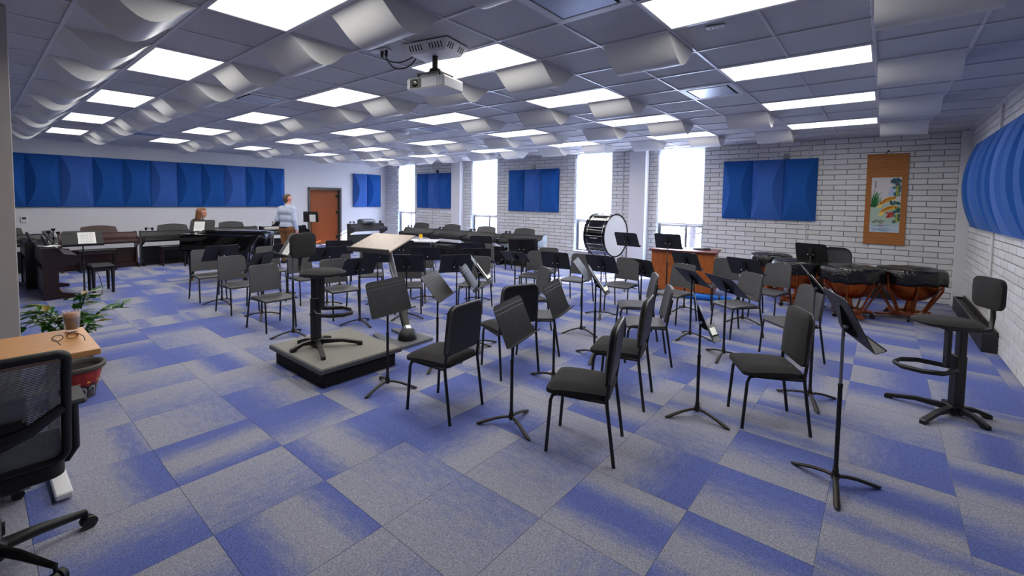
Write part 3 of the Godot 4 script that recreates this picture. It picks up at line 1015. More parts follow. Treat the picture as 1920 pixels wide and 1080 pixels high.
func doorway():
	# door 1: dark steel frame, wooden leaf standing open into the next room
	var t := Node3D.new()
	t.name = "door_1"
	add_child(t)
	tag(t, "wooden door standing ajar in a dark steel frame in the white wall", "", "", "structure")
	var m := MB.new()
	for z in [-7.93, -9.17]: m.box(Vector3(XA - 0.06, 1.06, z), Vector3(0.2, 2.12, 0.07), 0.006)
	m.box(Vector3(XA - 0.06, 2.10, -8.55), Vector3(0.2, 0.08, 1.3), 0.006)
	part("door_frame", m, M["door_frame"], t)
	m = MB.new()
	m.box(Vector3(-0.02, 1.035, 0.485), Vector3(0.044, 2.04, 0.97), 0.003)
	var leaf := part("door_leaf", m, M["door_wood"], t, Transform3D(Basis(Vector3.UP, -0.24), Vector3(XA - 0.14, 0, -9.12)))
	for y in [0.25, 1.2, 1.82]:
		m = MB.new()
		m.tube([Vector3(0, y - 0.055, 0), Vector3(0, y + 0.055, 0)], 0.012, 8)
		m.box(Vector3(0.004, y, 0.03), Vector3(0.006, 0.1, 0.06), 0.001)
		part("hinge", m, M["satin_black"], leaf)
	m = MB.new()
	m.tube([Vector3(0.002, 1.0, 0.90), Vector3(0.06, 1.0, 0.90), Vector3(0.06, 1.0, 0.79)], 0.010, 8)
	part("door_handle", m, M["steel_tube"], leaf)
	# the room beyond
	m = MB.new()
	m.box(Vector3(XA - 2.2, CEIL / 2, -8.4), Vector3(0.1, CEIL, 4.2))
	m.box(Vector3(XA - 1.2, CEIL / 2, -6.3), Vector3(2.2, CEIL, 0.1))
	m.box(Vector3(XA - 1.2, CEIL / 2, -10.5), Vector3(2.2, CEIL, 0.1))
	struct("wall_beyond", m, M["wall_paint"], "white walls of the small room beyond the door")
	m = MB.new(); m.box(Vector3(XA - 1.2, -0.05, -8.4), Vector3(2.2, 0.1, 4.3))
	struct("floor_beyond", m, M["plain_floor"], "light floor of the room beyond the door")
	m = MB.new(); m.box(Vector3(XA - 1.2, 2.75, -8.4), Vector3(2.2, 0.1, 4.3))
	struct("ceiling_beyond", m, M["wall_paint"], "ceiling of the room beyond the door")
	t = thing("ceiling_lamp", "square ceiling lamp in the small room beyond the door", "ceiling light", Vector3(XA - 1.1, 2.70, -8.3))
	m = MB.new(); m.box(Vector3(0, -0.012, 0), Vector3(0.6, 0.02, 0.6), 0.004)
	part("light_panel", m, M["light_panel"], t)
	var l := AreaLight3D.new()
	l.name = "lamp_light"
	l.area_size = Vector2(0.56, 0.56); l.light_energy = 0.9; l.area_range = 10.0; l.shadow_enabled = true
	l.rotation.x = -PI / 2; l.position = Vector3(0, -0.03, 0)
	t.add_child(l)

func outdoors():
	var m := MB.new()
	m.box(Vector3(-7, -0.6, -36), Vector3(90, 0.2, 49), 0.0)
	struct("ground_outside", m, M["snow"], "pale ground outside the windows")
	for i in 4:
		var r := RandomNumberGenerator.new()
		r.seed = 70 + i
		m = MB.new()
		var top := Vector3(0.2, 4.2, 0)
		m.tube([Vector3(0, -0.5, 0), Vector3(0.06, 1.6, 0), top], [0.13, 0.10, 0.05], 8)
		for k in 26:
			var a := Vector3(0.1, 0.5 + r.randf() * 3.4, 0)
			var d := Vector3(r.randf_range(-1, 1), r.randf_range(0.1, 0.9), r.randf_range(-1, 1)).normalized()
			var b := a + d * r.randf_range(0.7, 1.6)
			m.tube([a, a.lerp(b, 0.5) + Vector3(0, 0.06, 0), b], [0.03, 0.02, 0.006], 5, false)
		single("bare_tree", m, M["bark"], ["bare tree outside beyond the first window", "bare tree outside beyond the second window", "bare tree outside beyond the third window", "bare tree outside beyond the fourth window"][i], "tree", Vector3([-19.0, -14.4, -9.5, -5.1][i], 0, [-17, -18, -17.5, -16.0][i]), 0, "bare trees outside")

# ---------------------------------------------------------------- chairs and music stands
func make_chair() -> Node3D:
	var t := thing("music_chair", "grey", "chair")
	var m := MB.new()
	var ff := func(u, v):
		var k: float = (v - 0.475) / 0.36
		return Vector3(u, v, -0.193 - 0.069 * k + 0.018 * (1.0 - pow(u / 0.2, 2.0)) * -1.0 + 0.012)
	var fb := func(u, v):
		var k: float = (v - 0.475) / 0.36
		return Vector3(u, v, -0.193 - 0.069 * k - 0.018 * (1.0 - pow(u / 0.2, 2.0)) - 0.016)
	m.shell(rrows(0.478, 0.834, 0.207, 0.194, 0.012, 0.055, 5), 6, ff, fb)
	part("backrest", m, M["grey_plastic"], t)
	m = MB.new()
	var sf := func(u, v): return Vector3(u, 0.432 - 0.014 * (1.0 - pow(u / 0.21, 2.0)) * (1.0 - pow(v / 0.2, 2.0)) - (0.02 * pow(maxf(0.0, (v - 0.10) / 0.1), 2.0)), v)
	var sb := func(u, v): return Vector3(u, 0.410 - 0.014 * (1.0 - pow(u / 0.21, 2.0)) * (1.0 - pow(v / 0.2, 2.0)) - (0.02 * pow(maxf(0.0, (v - 0.10) / 0.1), 2.0)), v)
	m.shell(rrows(-0.205, 0.20, 0.20, 0.213, 0.03, 0.04, 6), 6, sf, sb)
	part("seat", m, M["grey_plastic"], t)
	for s in [-1, 1]:
		m = MB.new()
		m.tube([Vector3(s * 0.196, 0, 0.215), Vector3(s * 0.191, 0.36, 0.185), Vector3(s * 0.189, 0.392, 0.172), Vector3(s * 0.188, 0.402, 0.145)], 0.0118, 8)
		part("leg", m, M["black_frame"], t)
		m = MB.new()
		m.tube([Vector3(s * 0.223, 0, -0.275), Vector3(s * 0.212, 0.385, -0.215), Vector3(s * 0.208, 0.43, -0.208), Vector3(s * 0.196, 0.50, -0.222), Vector3(s * 0.172, 0.72, -0.268)], 0.0118, 8)
		part("leg", m, M["black_frame"], t)
		m = MB.new()
		m.tube([Vector3(s * 0.188, 0.402, 0.15), Vector3(s * 0.196, 0.402, -0.03), Vector3(s * 0.209, 0.405, -0.21)], 0.011, 8)
		part("seat_rail", m, M["black_frame"], t)
	m = MB.new()
	m.tube([Vector3(-0.195, 0.396, -0.05), Vector3(0.195, 0.396, -0.05)], 0.009, 6)
	part("crossbar", m, M["black_frame"], t)
	return t

func make_padded() -> Node3D:
	var t := thing("padded_chair", "padded", "chair")
	var m := MB.new()
	var z := func(v): return -0.205 - 0.045 * (v - 0.52) / 0.41
	var ff := func(u, v):
		var e := (1.0 - pow(absf(u) / 0.222, 4.0)) * (1.0 - pow(absf(v - 0.73) / 0.205, 4.0))
		return Vector3(u, v, z.call(v) + 0.006 + 0.038 * pow(maxf(e, 0.0), 0.5))
	var fb := func(u, v): return Vector3(u, v, z.call(v) - 0.004)
	m.shell(rrows(0.525, 0.935, 0.222, 0.205, 0.05, 0.07, 6), 8, ff, fb)
	part("back_cushion", m, M["charcoal_fabric"], t)
	m = MB.new()
	var pf := func(u, v): return Vector3(u, v, z.call(v) - 0.005)
	var pb := func(u, v): return Vector3(u, v, z.call(v) - 0.02)
	m.shell(rrows(0.535, 0.918, 0.205, 0.19, 0.04, 0.06, 4), 4, pf, pb)
	part("back_panel", m, M["desk_black"], t)
	m = MB.new()
	var loop := []
	for r in rrows(0.545, 0.925, 0.214, 0.198, 0.01, 0.06, 4): loop.append(Vector3(r[1], r[0], z.call(r[0]) - 0.013))
	var right := []
	for p in loop: right.append(Vector3(-p.x, p.y, p.z))
	right.reverse()
	loop.append_array(right)
	m.tube(loop.slice(1, loop.size() - 1), 0.0105, 8)
	part("back_frame", m, M["frame_edge"], t)
	m = MB.new()
	var sf := func(u, v):
		var e := (1.0 - pow(absf(u) / 0.225, 4.0)) * (1.0 - pow(absf(v + 0.0) / 0.222, 4.0))
		return Vector3(u, 0.452 + 0.052 * pow(maxf(e, 0.0), 0.45), v)
	var sb := func(u, v): return Vector3(u, 0.436, v)
	m.shell(rrows(-0.22, 0.222, 0.21, 0.225, 0.05, 0.05, 6), 8, sf, sb)
	part("seat_cushion", m, M["charcoal_fabric"], t)
	for s in [-1, 1]:
		m = MB.new()
		m.tube([Vector3(s * 0.195, 0, 0.212), Vector3(s * 0.191, 0.375, 0.185), Vector3(s * 0.189, 0.413, 0.170), Vector3(s * 0.188, 0.424, 0.135)], 0.0125, 8)
		part("leg", m, M["black_frame"], t)
		m = MB.new()
		m.tube([Vector3(s * 0.221, 0, -0.266), Vector3(s * 0.217, 0.40, -0.212), Vector3(s * 0.216, 0.45, -0.208), Vector3(s * 0.214, 0.56, z.call(0.56) - 0.013)], 0.0125, 8)
		part("leg", m, M["black_frame"], t)
		m = MB.new()
		m.tube([Vector3(s * 0.188, 0.424, 0.14), Vector3(s * 0.2, 0.424, -0.05), Vector3(s * 0.216, 0.43, -0.21)], 0.0115, 8)
		part("seat_rail", m, M["black_frame"], t)
		m = MB.new()
		m.tube([Vector3(s * 0.16, 0.895, z.call(0.895) - 0.018), Vector3(s * 0.16, 0.895, z.call(0.895) - 0.026)], 0.006, 8)
		part("screw", m, M["chrome"], t)
	return t

func dup(o: Node3D, label: String, group: String, x: float, z: float, turn: float, first := false) -> Node3D:
	var r: Node3D = o
	if not first:
		r = o.duplicate()
		r.name = numbered(String(o.name).rstrip("0123456789").trim_suffix("_"))
		add_child(r)
	r.position = Vector3(x, 0, z)
	r.rotation.y = deg_to_rad(turn)
	r.set_meta("label", label)
	if group: r.set_meta("group", group)
	return r

func chairs():
	var g := "grey plastic music chairs"
	var A := [
		[-8.815, -2.580, 89.4, "grey plastic chair farthest left, behind a black stand in front of the grand piano"],
		[-7.569, -2.609, 93.0, "grey plastic chair second from the left in the front left row"],
		[-6.294, -2.584, 93.7, "grey plastic chair nearest the podium's left corner, left of the tall stand with a sheet"],
		[-8.664, -3.535, 83.0, "grey plastic chair in the second left row, its top showing under the grand piano"],
		[-7.457, -3.595, 89.4, "grey plastic chair just behind the tall stand with a sheet, left of the stool backrest"],
		[-6.185, -3.491, 84.6, "grey plastic chair just right of the podium stool's backrest"],
		[-8.500, -4.800, 60.0, "grey plastic chair mostly hidden by stands in front of the wooden door"],
		[-6.978, -4.525, 55.5, "grey plastic chair showing its seat under the lectern desk, left of the lectern post"],
		[-5.718, -4.383, 51.3, "grey plastic chair behind the black stand just right of the lectern post"],
		[-6.445, -5.253, 49.8, "grey plastic chair with its lower back showing under the second stand right of the lectern"],
		[-5.021, -5.150, 26.0, "grey plastic chair at the room's centre, two silvery tilted desks in front of its right side"],
		[-4.846, -6.491, 17.1, "grey plastic chair beside the nearly flat black desk, in front of the keyboard row's right end"],
		[-3.760, -4.914, 328.3, "grey plastic chair seen side on, its back just above a tilted desk right of centre"],
		[-3.123, -4.247, 306.9, "grey plastic chair whose back hides behind a tilted desk, beside the far padded chair"],
		[-4.076, -6.705, 7.6, "grey plastic chair left of the bass drum, behind a black stand"],
		[-3.254, -6.776, 2.6, "grey plastic chair in front of the bass drum's white head"],
		[-2.495, -5.586, 301.6, "grey plastic chair seen side on, in front of the teacher desk's left end"],
		[-2.028, -4.831, 298.8, "grey plastic chair seen side on, right behind the near padded chairs"],
		[-2.379, -6.718, 345.8, "grey plastic chair in front of the middle of the wooden teacher's desk"],
		[-1.972, -8.004, 13.9, "grey plastic chair at the right end of the wooden teacher's desk"],
		[-1.492, -6.549, 323.1, "grey plastic chair behind a low tilted stand, right of the teacher's desk"],
		[-1.309, -7.855, 342.7, "grey plastic chair in front of the second timpani"],
		[-0.782, -6.000, 314.0, "grey plastic chair behind the rightmost padded chair and the thin chrome stand"],
		[-6.35, -6.78, 38.0, "grey plastic chair with only a rounded back corner showing right of the farthest centre stand"],
		[-5.02, -7.15, 25.0, "grey plastic chair with only a rounded back corner showing behind the stand bearing papers"],
	]
	var c := make_chair()
	for i in A.size(): dup(c, A[i][3], g, A[i][0], A[i][1], A[i][2], i == 0)
	var B := [
		[-2.833, -2.527, 278.3, "black padded chair seen from behind, between two tilted stands near the podium"],
		[-1.629, -2.807, 288.6, "black padded chair nearest the camera, facing left"],
		[-1.797, -3.739, 283.9, "black padded chair just behind the nearest padded chair"],
		[-0.690, -4.107, 298.5, "black padded chair on the right, left of the tall chrome stand"],
		[-2.985, -3.570, 250.0, "black padded chair partly hidden behind a tilted stand at the centre"],
	]
	var p := make_padded()
	for i in B.size(): dup(p, B[i][3], "black padded chairs in the foreground", B[i][0], B[i][1], B[i][2], i == 0)
	# rounder stacking chair behind the drums
	var t := thing("stacking_chair", "dark rounded chair standing behind the timpani against the brick wall", "chair", Vector3(-0.66, 0, -10.35), 0)
	var m := MB.new()
	var ff := func(u, v): return Vector3(u, v, -0.2 - 0.12 * (v - 0.5) - 0.05 * (1.0 - pow(u / 0.24, 2.0)))
	var fb := func(u, v): return Vector3(u, v, -0.215 - 0.12 * (v - 0.5) - 0.05 * (1.0 - pow(u / 0.24, 2.0)))
	m.shell(rrows(0.52, 0.95, 0.235, 0.22, 0.05, 0.13, 5), 8, ff, fb)
	part("backrest", m, M["piano_grey"], t)
	m = MB.new()
	var rim := []
	for r in rrows(0.52, 0.955, 0.24, 0.225, 0.05, 0.13, 5): rim.append(Vector3(r[1], r[0], -0.21 - 0.12 * (r[0] - 0.5)))
	var back := []
	for q in rim: back.append(Vector3(-q.x, q.y, q.z))
	back.reverse()
	rim.append_array(back)
	m.tube(rim, 0.011, 8)
	part("back_frame", m, M["black_frame"], t)
	m = MB.new()
	m.box(Vector3(0, 0.45, 0), Vector3(0.44, 0.04, 0.42), 0.015)
	part("seat", m, M["piano_grey"], t)
	for sx in [-1, 1]:
		for sz in [-1, 1]:
			m = MB.new()
			m.tube([Vector3(sx * 0.2, 0, sz * 0.22), Vector3(sx * 0.2, 0.45, sz * 0.17)] if sz > 0 else [Vector3(sx * 0.21, 0, -0.25), Vector3(sx * 0.21, 0.45, -0.2), Vector3(sx * 0.23, 0.6, -0.21)], 0.011, 8)
			part("leg", m, M["black_frame"], t)

var sm := {}
func stand_meshes():
	var m := MB.new()
	var ff := func(u, v): return Vector3(u, v, 0.032)
	var fb := func(u, v): return Vector3(u, v, 0.028)
	m.shell(rrows(-0.12, 0.20, 0.255, 0.248, 0.004, 0.035, 2), 4, ff, fb)
	sm.desk = m.done()
	m = MB.new()
	m.box(Vector3(0, -0.121, 0.060), Vector3(0.51, 0.003, 0.058), 0.001)
	m.box(Vector3(0, -0.117, 0.0885), Vector3(0.51, 0.010, 0.003), 0.001)
	sm.ledge = m.done()
	m = MB.new()
	for v in [0.158, 0.126]: m.box(Vector3(0, v, 0.0325), Vector3(0.498, 0.006, 0.005), 0.002)
	sm.ridge = m.done()
	m = MB.new()
	m.prism([Vector2(0.028, 0.13), Vector2(0.022, 0.13), Vector2(-0.012, 0.02), Vector2(-0.016, -0.03), Vector2(0.0, -0.06), Vector2(0.028, -0.085)], -0.032, 0.032, Transform3D(Basis(Vector3(0, 0, 1), Vector3(0, 1, 0), Vector3(-1, 0, 0)), Vector3.ZERO))
	sm.bracket = m.done()
	m = MB.new()
	m.tube([Vector3(0.033, 0, 0), Vector3(0.040, 0, 0), Vector3(0.048, 0, 0)], [0.010, 0.014, 0.012], 12)
	m.tube([Vector3(-0.033, 0, 0), Vector3(-0.040, 0, 0), Vector3(-0.048, 0, 0)], [0.010, 0.014, 0.012], 12)
	sm.knob = m.done()
	m = MB.new()
	m.lathe([Vector2(0, 0.045), Vector2(0.020, 0.048), Vector2(0.024, 0.065), Vector2(0.022, 0.085), Vector2(0.016, 0.10), Vector2(0.0155, 0.125), Vector2(0, 0.126)], 14)
	sm.hub = m.done()
	m = MB.new()
	m.tube([Vector3(0, 0.068, 0.012), Vector3(0, 0.066, 0.06), Vector3(0, 0.052, 0.13), Vector3(0, 0.030, 0.20), Vector3(0, 0.014, 0.245), Vector3(0, 0.010, 0.275)], [0.016, 0.016, 0.0165, 0.0175, 0.018, 0.009], 8, true, Vector2(1.0, 0.62))
	sm.leg = m.done()
	m = MB.new()   # faint stamped mark on the front of a desk
	var ring := []
	for k in 17: ring.append(Vector3(cos(TAU * k / 16.0) * 0.021, 0.055 + sin(TAU * k / 16.0) * 0.021, 0.0322))
	m.tube(ring, 0.0012, 4)
	m.box(Vector3(0, 0.022, 0.0322), Vector3(0.085, 0.004, 0.001))
	for k in 4: m.box(Vector3(-0.012 + (k % 2) * 0.02, -0.008 - (k / 2) * 0.022, 0.0322), Vector3(0.006, 0.004, 0.001))
	sm.mark = m.done()

func stand(d: Array, label: String, chrome := false, mark := false) -> Node3D:
	# d: x, z, height of the desk's pivot, facing, tilt, turn of the foot
	var t := thing("music_stand", label, "music stand", Vector3(d[0], 0, d[1]), d[3], "black music stands")
	var h: float = d[2]
	var X := rx(-deg_to_rad(d[4]), Vector3(0, h, 0))
	part("desk", sm.desk, M["desk_black"], t, X)
	part("ledge", sm.ledge, M["desk_black"], t, X)
	part("ridge", sm.ridge, M["frame_edge"], t, X)
	part("bracket", sm.bracket, M["satin_black"], t, X)
	part("knob", sm.knob, M["chrome"], t, X)
	if mark: part("stamped_mark", sm.mark, M["frame_edge"], t, X)
	var mid := maxf(0.52, h * 0.64)
	var m := MB.new()
	m.tube([Vector3(0, 0.10, 0), Vector3(0, mid, 0)], 0.0128, 12)
	m.lathe([Vector2(0.0145, mid - 0.02), Vector2(0.0145, mid), Vector2(0.010, mid + 0.004)], 12)
	part("lower_tube", m, M["satin_black"], t)
	m = MB.new()
	m.tube([Vector3(0, mid - 0.02, 0), Vector3(0, h - 0.005, 0)], 0.0095, 10)
	part("upper_tube", m, M["steel_tube"] if chrome else M["satin_black"], t)
	part("foot_hub", sm.hub, M["bronze_black"], t)
	for k in 3: part("leg", sm.leg, M["bronze_black"], t, Transform3D(Basis(Vector3.UP, deg_to_rad(d[5] - d[3] + 120.0 * k)), Vector3.ZERO))
	return t

func stands():
	stand_meshes()
	var S := {
		1: [[-0.157, -3.426, 1.033, 108.8, 26.2, 6], "black music stand nearest the camera on the right, tall with a bright tube"],
		2: [[-1.116, -3.799, 0.804, 111.5, 23.1, 76], "black music stand seen edge on with a white sheet, left of the right padded chair"],
		3: [[-2.188, -2.677, 0.793, 104.6, 23.6, 69], "black music stand tilted to the right, just right of the padded chair seen from behind"],
		4: [[-3.498, -2.445, 0.822, 101.1, 16.7, 10], "black music stand whose wide desk front stands before the podium's right side"],
		5: [[-3.592, -3.133, 0.807, 119.9, 38.2, 28], "music stand with a shiny silvery desk left of the padded chair seen from behind"],
		6: [[-3.771, -3.781, 0.794, 126.7, 33.8, 12], "music stand with a narrow pale shining desk at the centre, left of the edge on one"],
		7: [[-3.699, -3.872, 0.906, 135.9, 36.7, 48], "music stand seen edge on at the centre, just right of the pale shining desk"],
		8: [[-2.423, -3.606, 0.789, 106.1, 22.1, 29], "black music stand tilted to the right behind the nearest padded chair"],
		9: [[-3.064, -5.206, 0.818, 113.9, 37.4, 80], "music stand with a narrow light grey desk, in front of the bass drum"],
		10: [[-2.458, -4.475, 0.855, 122.0, 33.0, 19], "music stand seen edge on, in front of the bass drum's chair"],
		11: [[-1.883, -5.979, 0.762, 141.6, 46.8, 99], "black music stand leaning far back, in front of the chair before the teacher's desk"],
		12: [[-1.345, -5.484, 0.790, 140.5, 46.1, 118], "black music stand leaning far back, in front of the chair right of the teacher's desk"],
		13: [[-0.438, -4.791, 1.036, 101.0, 39.0, 19], "tall thin chrome music stand behind the rightmost padded chair"],
		14: [[-4.213, -6.255, 0.726, 190.4, 24.6, 8], "black music stand left of the bass drum, seen squarely from behind"],
		15: [[-3.301, -6.167, 0.767, 181.4, 31.0, 27], "black music stand in front of the bass drum, seen from behind"],
		16: [[-3.026, -7.035, 0.641, 159.7, 22.6, 48], "low black music stand right of the bass drum, in front of the teacher's desk's left edge"],
		17: [[-2.454, -7.435, 0.779, 160.8, 26.4, 95], "black music stand against the middle of the teacher's desk front"],
		18: [[-1.561, -7.360, 0.783, 162.2, 34.0, 77], "black music stand right of the teacher's desk, before the first timpani"],
		19: [[-0.944, -9.320, 0.900, 161.8, 17.5, 110], "black music stand on a chrome tube rising between the timpani"],
		20: [[-3.943, -8.386, 0.972, 175.7, 28.6, 22], "black music stand in front of the bass drum's white head"],
		21: [[-3.15, -8.50, 0.985, 182.7, 24.0, 96], "black music stand rising before the teacher's desk top and the fourth window"],
		22: [[-5.044, -6.213, 0.721, 189.7, 52.3, 92], "black music stand with a nearly flat desk, left of the two rear chairs"],
		23: [[-5.22, -6.62, 0.85, 214.0, 24.0, 27], "black music stand behind the nearly flat one, with papers at its left edge"],
		24: [[-6.201, -6.328, 0.741, 211.1, 31.3, 64], "black music stand in front of the third keyboard, behind a wider one"],
		25: [[-5.405, -5.592, 0.743, 224.2, 26.1, 33], "black music stand second from the rear in the centre column before the keyboards"],
		26: [[-4.851, -4.602, 0.769, 241.0, 27.3, 21], "black music stand at the centre, left of the pale shining desks"],
		27: [[-6.103, -5.030, 0.772, 228.0, 37.3, 52], "black music stand second right of the lectern, behind another"],
		28: [[-5.396, -4.102, 0.764, 225.2, 30.4, 118], "black music stand directly right of the lectern post"],
		29: [[-6.588, -4.406, 0.766, 227.4, 24.6, 13], "black music stand in the shadow below the lectern desk"],
		30: [[-7.467, -5.549, 0.735, 230.0, 22.2, 26], "black music stand half hidden by the lectern desk's right edge"],
		31: [[-8.170, -4.602, 0.752, 238.9, 28.6, 111], "black music stand in front of the wooden door's foot"],
		32: [[-6.894, -3.662, 0.812, 264.4, 40.7, 61], "black music stand just left of the lectern desk's lower lip"],
		33: [[-5.590, -3.451, 0.768, 266.4, 34.7, 90], "black music stand right of the podium stool, below the lectern's lip"],
		34: [[-5.718, -2.587, 1.116, 355.9, 31.8, 106], "tall music stand with a long sheet, left of the podium stool"],
		35: [[-8.110, -3.580, 0.770, 263.0, 35.0, 99], "black music stand partly hidden behind the tall stand with a long sheet"],
		36: [[-6.947, -2.691, 0.778, 302.2, 28.8, 65], "black music stand between the second and third front left chairs"],
		37: [[-8.337, -2.616, 0.787, 272.8, 35.4, 99], "black music stand in front of the leftmost chair, below the grand piano"],
		38: [[-10.320, -1.205, 0.972, 88.1, 40.6, 94], "music stand with a white sheet in front of the brown piano's end, far left"],
		39: [[-12.507, -3.547, 0.994, 61.6, 27.2, 97], "music stand with a white sheet in front of the seated woman"],
		40: [[-13.712, -6.795, 1.130, 31.6, -4.3, 96], "music stand with a white sheet in front of the doorway"],
		41: [[-6.05, -7.84, 0.74, 208.0, 22.0, 40], "black music stand before the right end of the keyboard row, tinted by window light"],
		42: [[-7.03, -7.42, 0.76, 214.0, 22.0, 70], "black music stand before the third keyboard's seat, farthest back in its column"],
	}
	for k in S: stand(S[k][0], S[k][1], k in [1, 13, 34, 19, 21], k in [3, 4, 8])
	# sheets of paper lying on the desks
	var sheets := [[34, -0.02, 0.115, 0.2, 0.30, "long white sheet on the tall stand left of the podium stool"], [38, 0.05, 0.075, 0.22, 0.28, "white handwritten sheet on the stand by the brown piano"], [39, -0.06, 0.075, 0.21, 0.27, "white handwritten sheet on the stand before the seated woman"], [40, 0.06, 0.05, 0.2, 0.22, "white sheet on the stand before the doorway"]]
	var n := 0
	for s in sheets:
		n += 1
		var pm := mat("handwriting_%d" % n, Color.WHITE, 0.85)
		pm.albedo_texture = sheet_picture(30 + n)
		var m := MB.new()
		m.quad_uv(Vector3(-s[3] / 2, -0.1165, 0.0385), Vector3(s[3] / 2, -0.1165, 0.0385), Vector3(s[3] / 2, -0.1165 + s[4], 0.0365), Vector3(-s[3] / 2, -0.1165 + s[4], 0.0365))
		on_desk(m, S[s[0]][0], s[1], pm, s[5])
	var loose := [[2, 0.02, 0.075, "white sheet on the ledge of the stand seen edge on, left of the right padded chair"], [13, -0.02, 0.05, "white sheet on the tall thin chrome stand"], [23, 0.16, 0.02, "papers at the edge of the stand before the keyboards"], [7, 0.0, 0.0, "white sheet on the edge on stand at the centre"], [10, 0.0, 0.0, "white sheet on the edge on stand before the bass drum"]]
	for s in loose:
		var m := MB.new()
		m.box(Vector3(0, -0.012, 0.042), Vector3(0.216, 0.21, 0.0025), 0.0005)
		m.box(Vector3(0.0, -0.113, 0.062), Vector3(0.216, 0.004, 0.045), 0.0005)
		on_desk(m, S[s[0]][0], s[1], M["paper"], s[3])

func on_desk(m: MB, d: Array, u: float, mt: Material, label: String):
	var o := single("sheet_music", m, mt, label, "paper", Vector3.ZERO, 0, "sheets on the music stands")
	o.transform = Transform3D(Basis(Vector3.UP, deg_to_rad(d[3])), Vector3(d[0], 0, d[1])) * rx(-deg_to_rad(d[4]), Vector3(0, d[2], 0)) * Transform3D(Basis(), Vector3(u, 0, 0))

# ---------------------------------------------------------------- conductor's corner
func stool(at: Vector3, turn: float, label: String, k := 1.0):
	# faces +z; two long feet in front
	var t := thing("drafting_stool", label, "stool", at, turn, "tall black stools")
	var m := MB.new()
	for a in [[0.62, 0.46], [-0.62, 0.46], [1.88, 0.27], [-1.88, 0.27], [PI, 0.26]]:
		m = MB.new()
		var L: float = a[1]
		m.prism([Vector2(0.02, 0.035), Vector2(0.02, 0.085), Vector2(L * 0.55, 0.075), Vector2(L - 0.01, 0.038), Vector2(L, 0.03), Vector2(L, 0.0), Vector2(L - 0.05, 0.0), Vector2(L - 0.06, 0.018), Vector2(L * 0.55, 0.045)], -0.02, 0.02, Transform3D(Basis(Vector3.UP, a[0] - PI / 2), Vector3.ZERO))
		part("foot", m, M["satin_black"], t)
	m = MB.new()
	m.box(Vector3(0, 0.05, 0), Vector3(0.1, 0.075, 0.1), 0.01)
	part("hub", m, M["satin_black"], t)
	m = MB.new()
	m.box(Vector3(0, 0.29, -0.01), Vector3(0.085, 0.46, 0.075), 0.006)
	part("outer_column", m, M["black_steel"], t)
	m = MB.new()
	m.box(Vector3(0, 0.60, -0.02), Vector3(0.07, 0.34, 0.05), 0.005)
	part("inner_column", m, M["black_steel"], t)
	m = MB.new()
	m.box(Vector3(0, 0.58, 0.075), Vector3(0.06, 0.33, 0.028), 0.004)
	part("guide_plate", m, M["black_steel"], t)
	m = MB.new()
	m.tube([Vector3(-0.05, 0.40, 0.02), Vector3(-0.17, 0.40, 0.19), Vector3(-0.15, 0.40, 0.33), Vector3(-0.06, 0.40, 0.43), Vector3(0.06, 0.40, 0.43), Vector3(0.15, 0.40, 0.33), Vector3(0.17, 0.40, 0.19), Vector3(0.05, 0.40, 0.02)], 0.017, 4, true, Vector2(0.6, 1.2))
	part("foot_ring", m, M["satin_black"], t)
	m = MB.new()
	m.tube([Vector3(-0.075, 0.36, 0.0), Vector3(-0.043, 0.36, 0.0)], 0.016, 10)
	part("knob", m, M["satin_black"], t)
	m = MB.new()
	var sf := func(u, v):
		var e := 1.0 - pow(Vector2(u / 0.2, (v - 0.09) / 0.235).length(), 3.0)
		return Vector3(u, 0.80 + 0.035 * pow(maxf(e, 0.0), 0.5) + 0.012 * (v - 0.09), v)
	var sb := func(u, v):
		var e := 1.0 - pow(Vector2(u / 0.2, (v - 0.09) / 0.235).length(), 3.0)
		return Vector3(u, 0.795 - 0.04 * pow(maxf(e, 0.0), 0.6), v)
	var rows := []
	for i in 13:
		var a := PI * (i / 12.0 - 0.5)
		var w := 0.2 * pow(maxf(cos(a), 0.0), 0.75) + 0.002
		rows.append([0.09 + 0.235 * sin(a), -w, w])
	m.shell(rows, 8, sf, sb)
	part("seat", m, M["charcoal_fabric"], t)
	m = MB.new()
	m.box(Vector3(0, 0.752, 0.02), Vector3(0.16, 0.03, 0.24), 0.006)
	m.box(Vector3(0, 0.742, -0.14), Vector3(0.07, 0.025, 0.14), 0.005)
	part("seat_plate", m, M["black_steel"], t)
	m = MB.new()
	m.box(Vector3(0.0, 0.752, 0.15), Vector3(0.05, 0.028, 0.004))
	part("care_label", m, M["paper"], t)
	m = MB.new()
	m.tube([Vector3(0, 0.745, -0.16), Vector3(0, 0.765, -0.215), Vector3(0, 0.86, -0.225), Vector3(0, 1.06, -0.215)], 0.024, 8, true, Vector2(1.1, 0.45))
	part("back_post", m, M["black_steel"], t)
	m = MB.new()
	var ff := func(u, v):
		var e := (1.0 - pow(absf(u) / 0.165, 4.0)) * (1.0 - pow(absf(v - 1.06) / 0.135, 4.0))
		return Vector3(u, v, -0.19 + 0.03 * pow(maxf(e, 0.0), 0.5) + 0.4 * u * u)
	var fb := func(u, v):
		var e := (1.0 - pow(absf(u) / 0.165, 4.0)) * (1.0 - pow(absf(v - 1.06) / 0.135, 4.0))
		return Vector3(u, v, -0.20 - 0.02 * pow(maxf(e, 0.0), 0.5) + 0.4 * u * u)
	m.shell(rrows(0.93, 1.19, 0.15, 0.16, 0.07, 0.07, 5), 8, ff, fb)
	part("backrest", m, M["charcoal_fabric"], t)

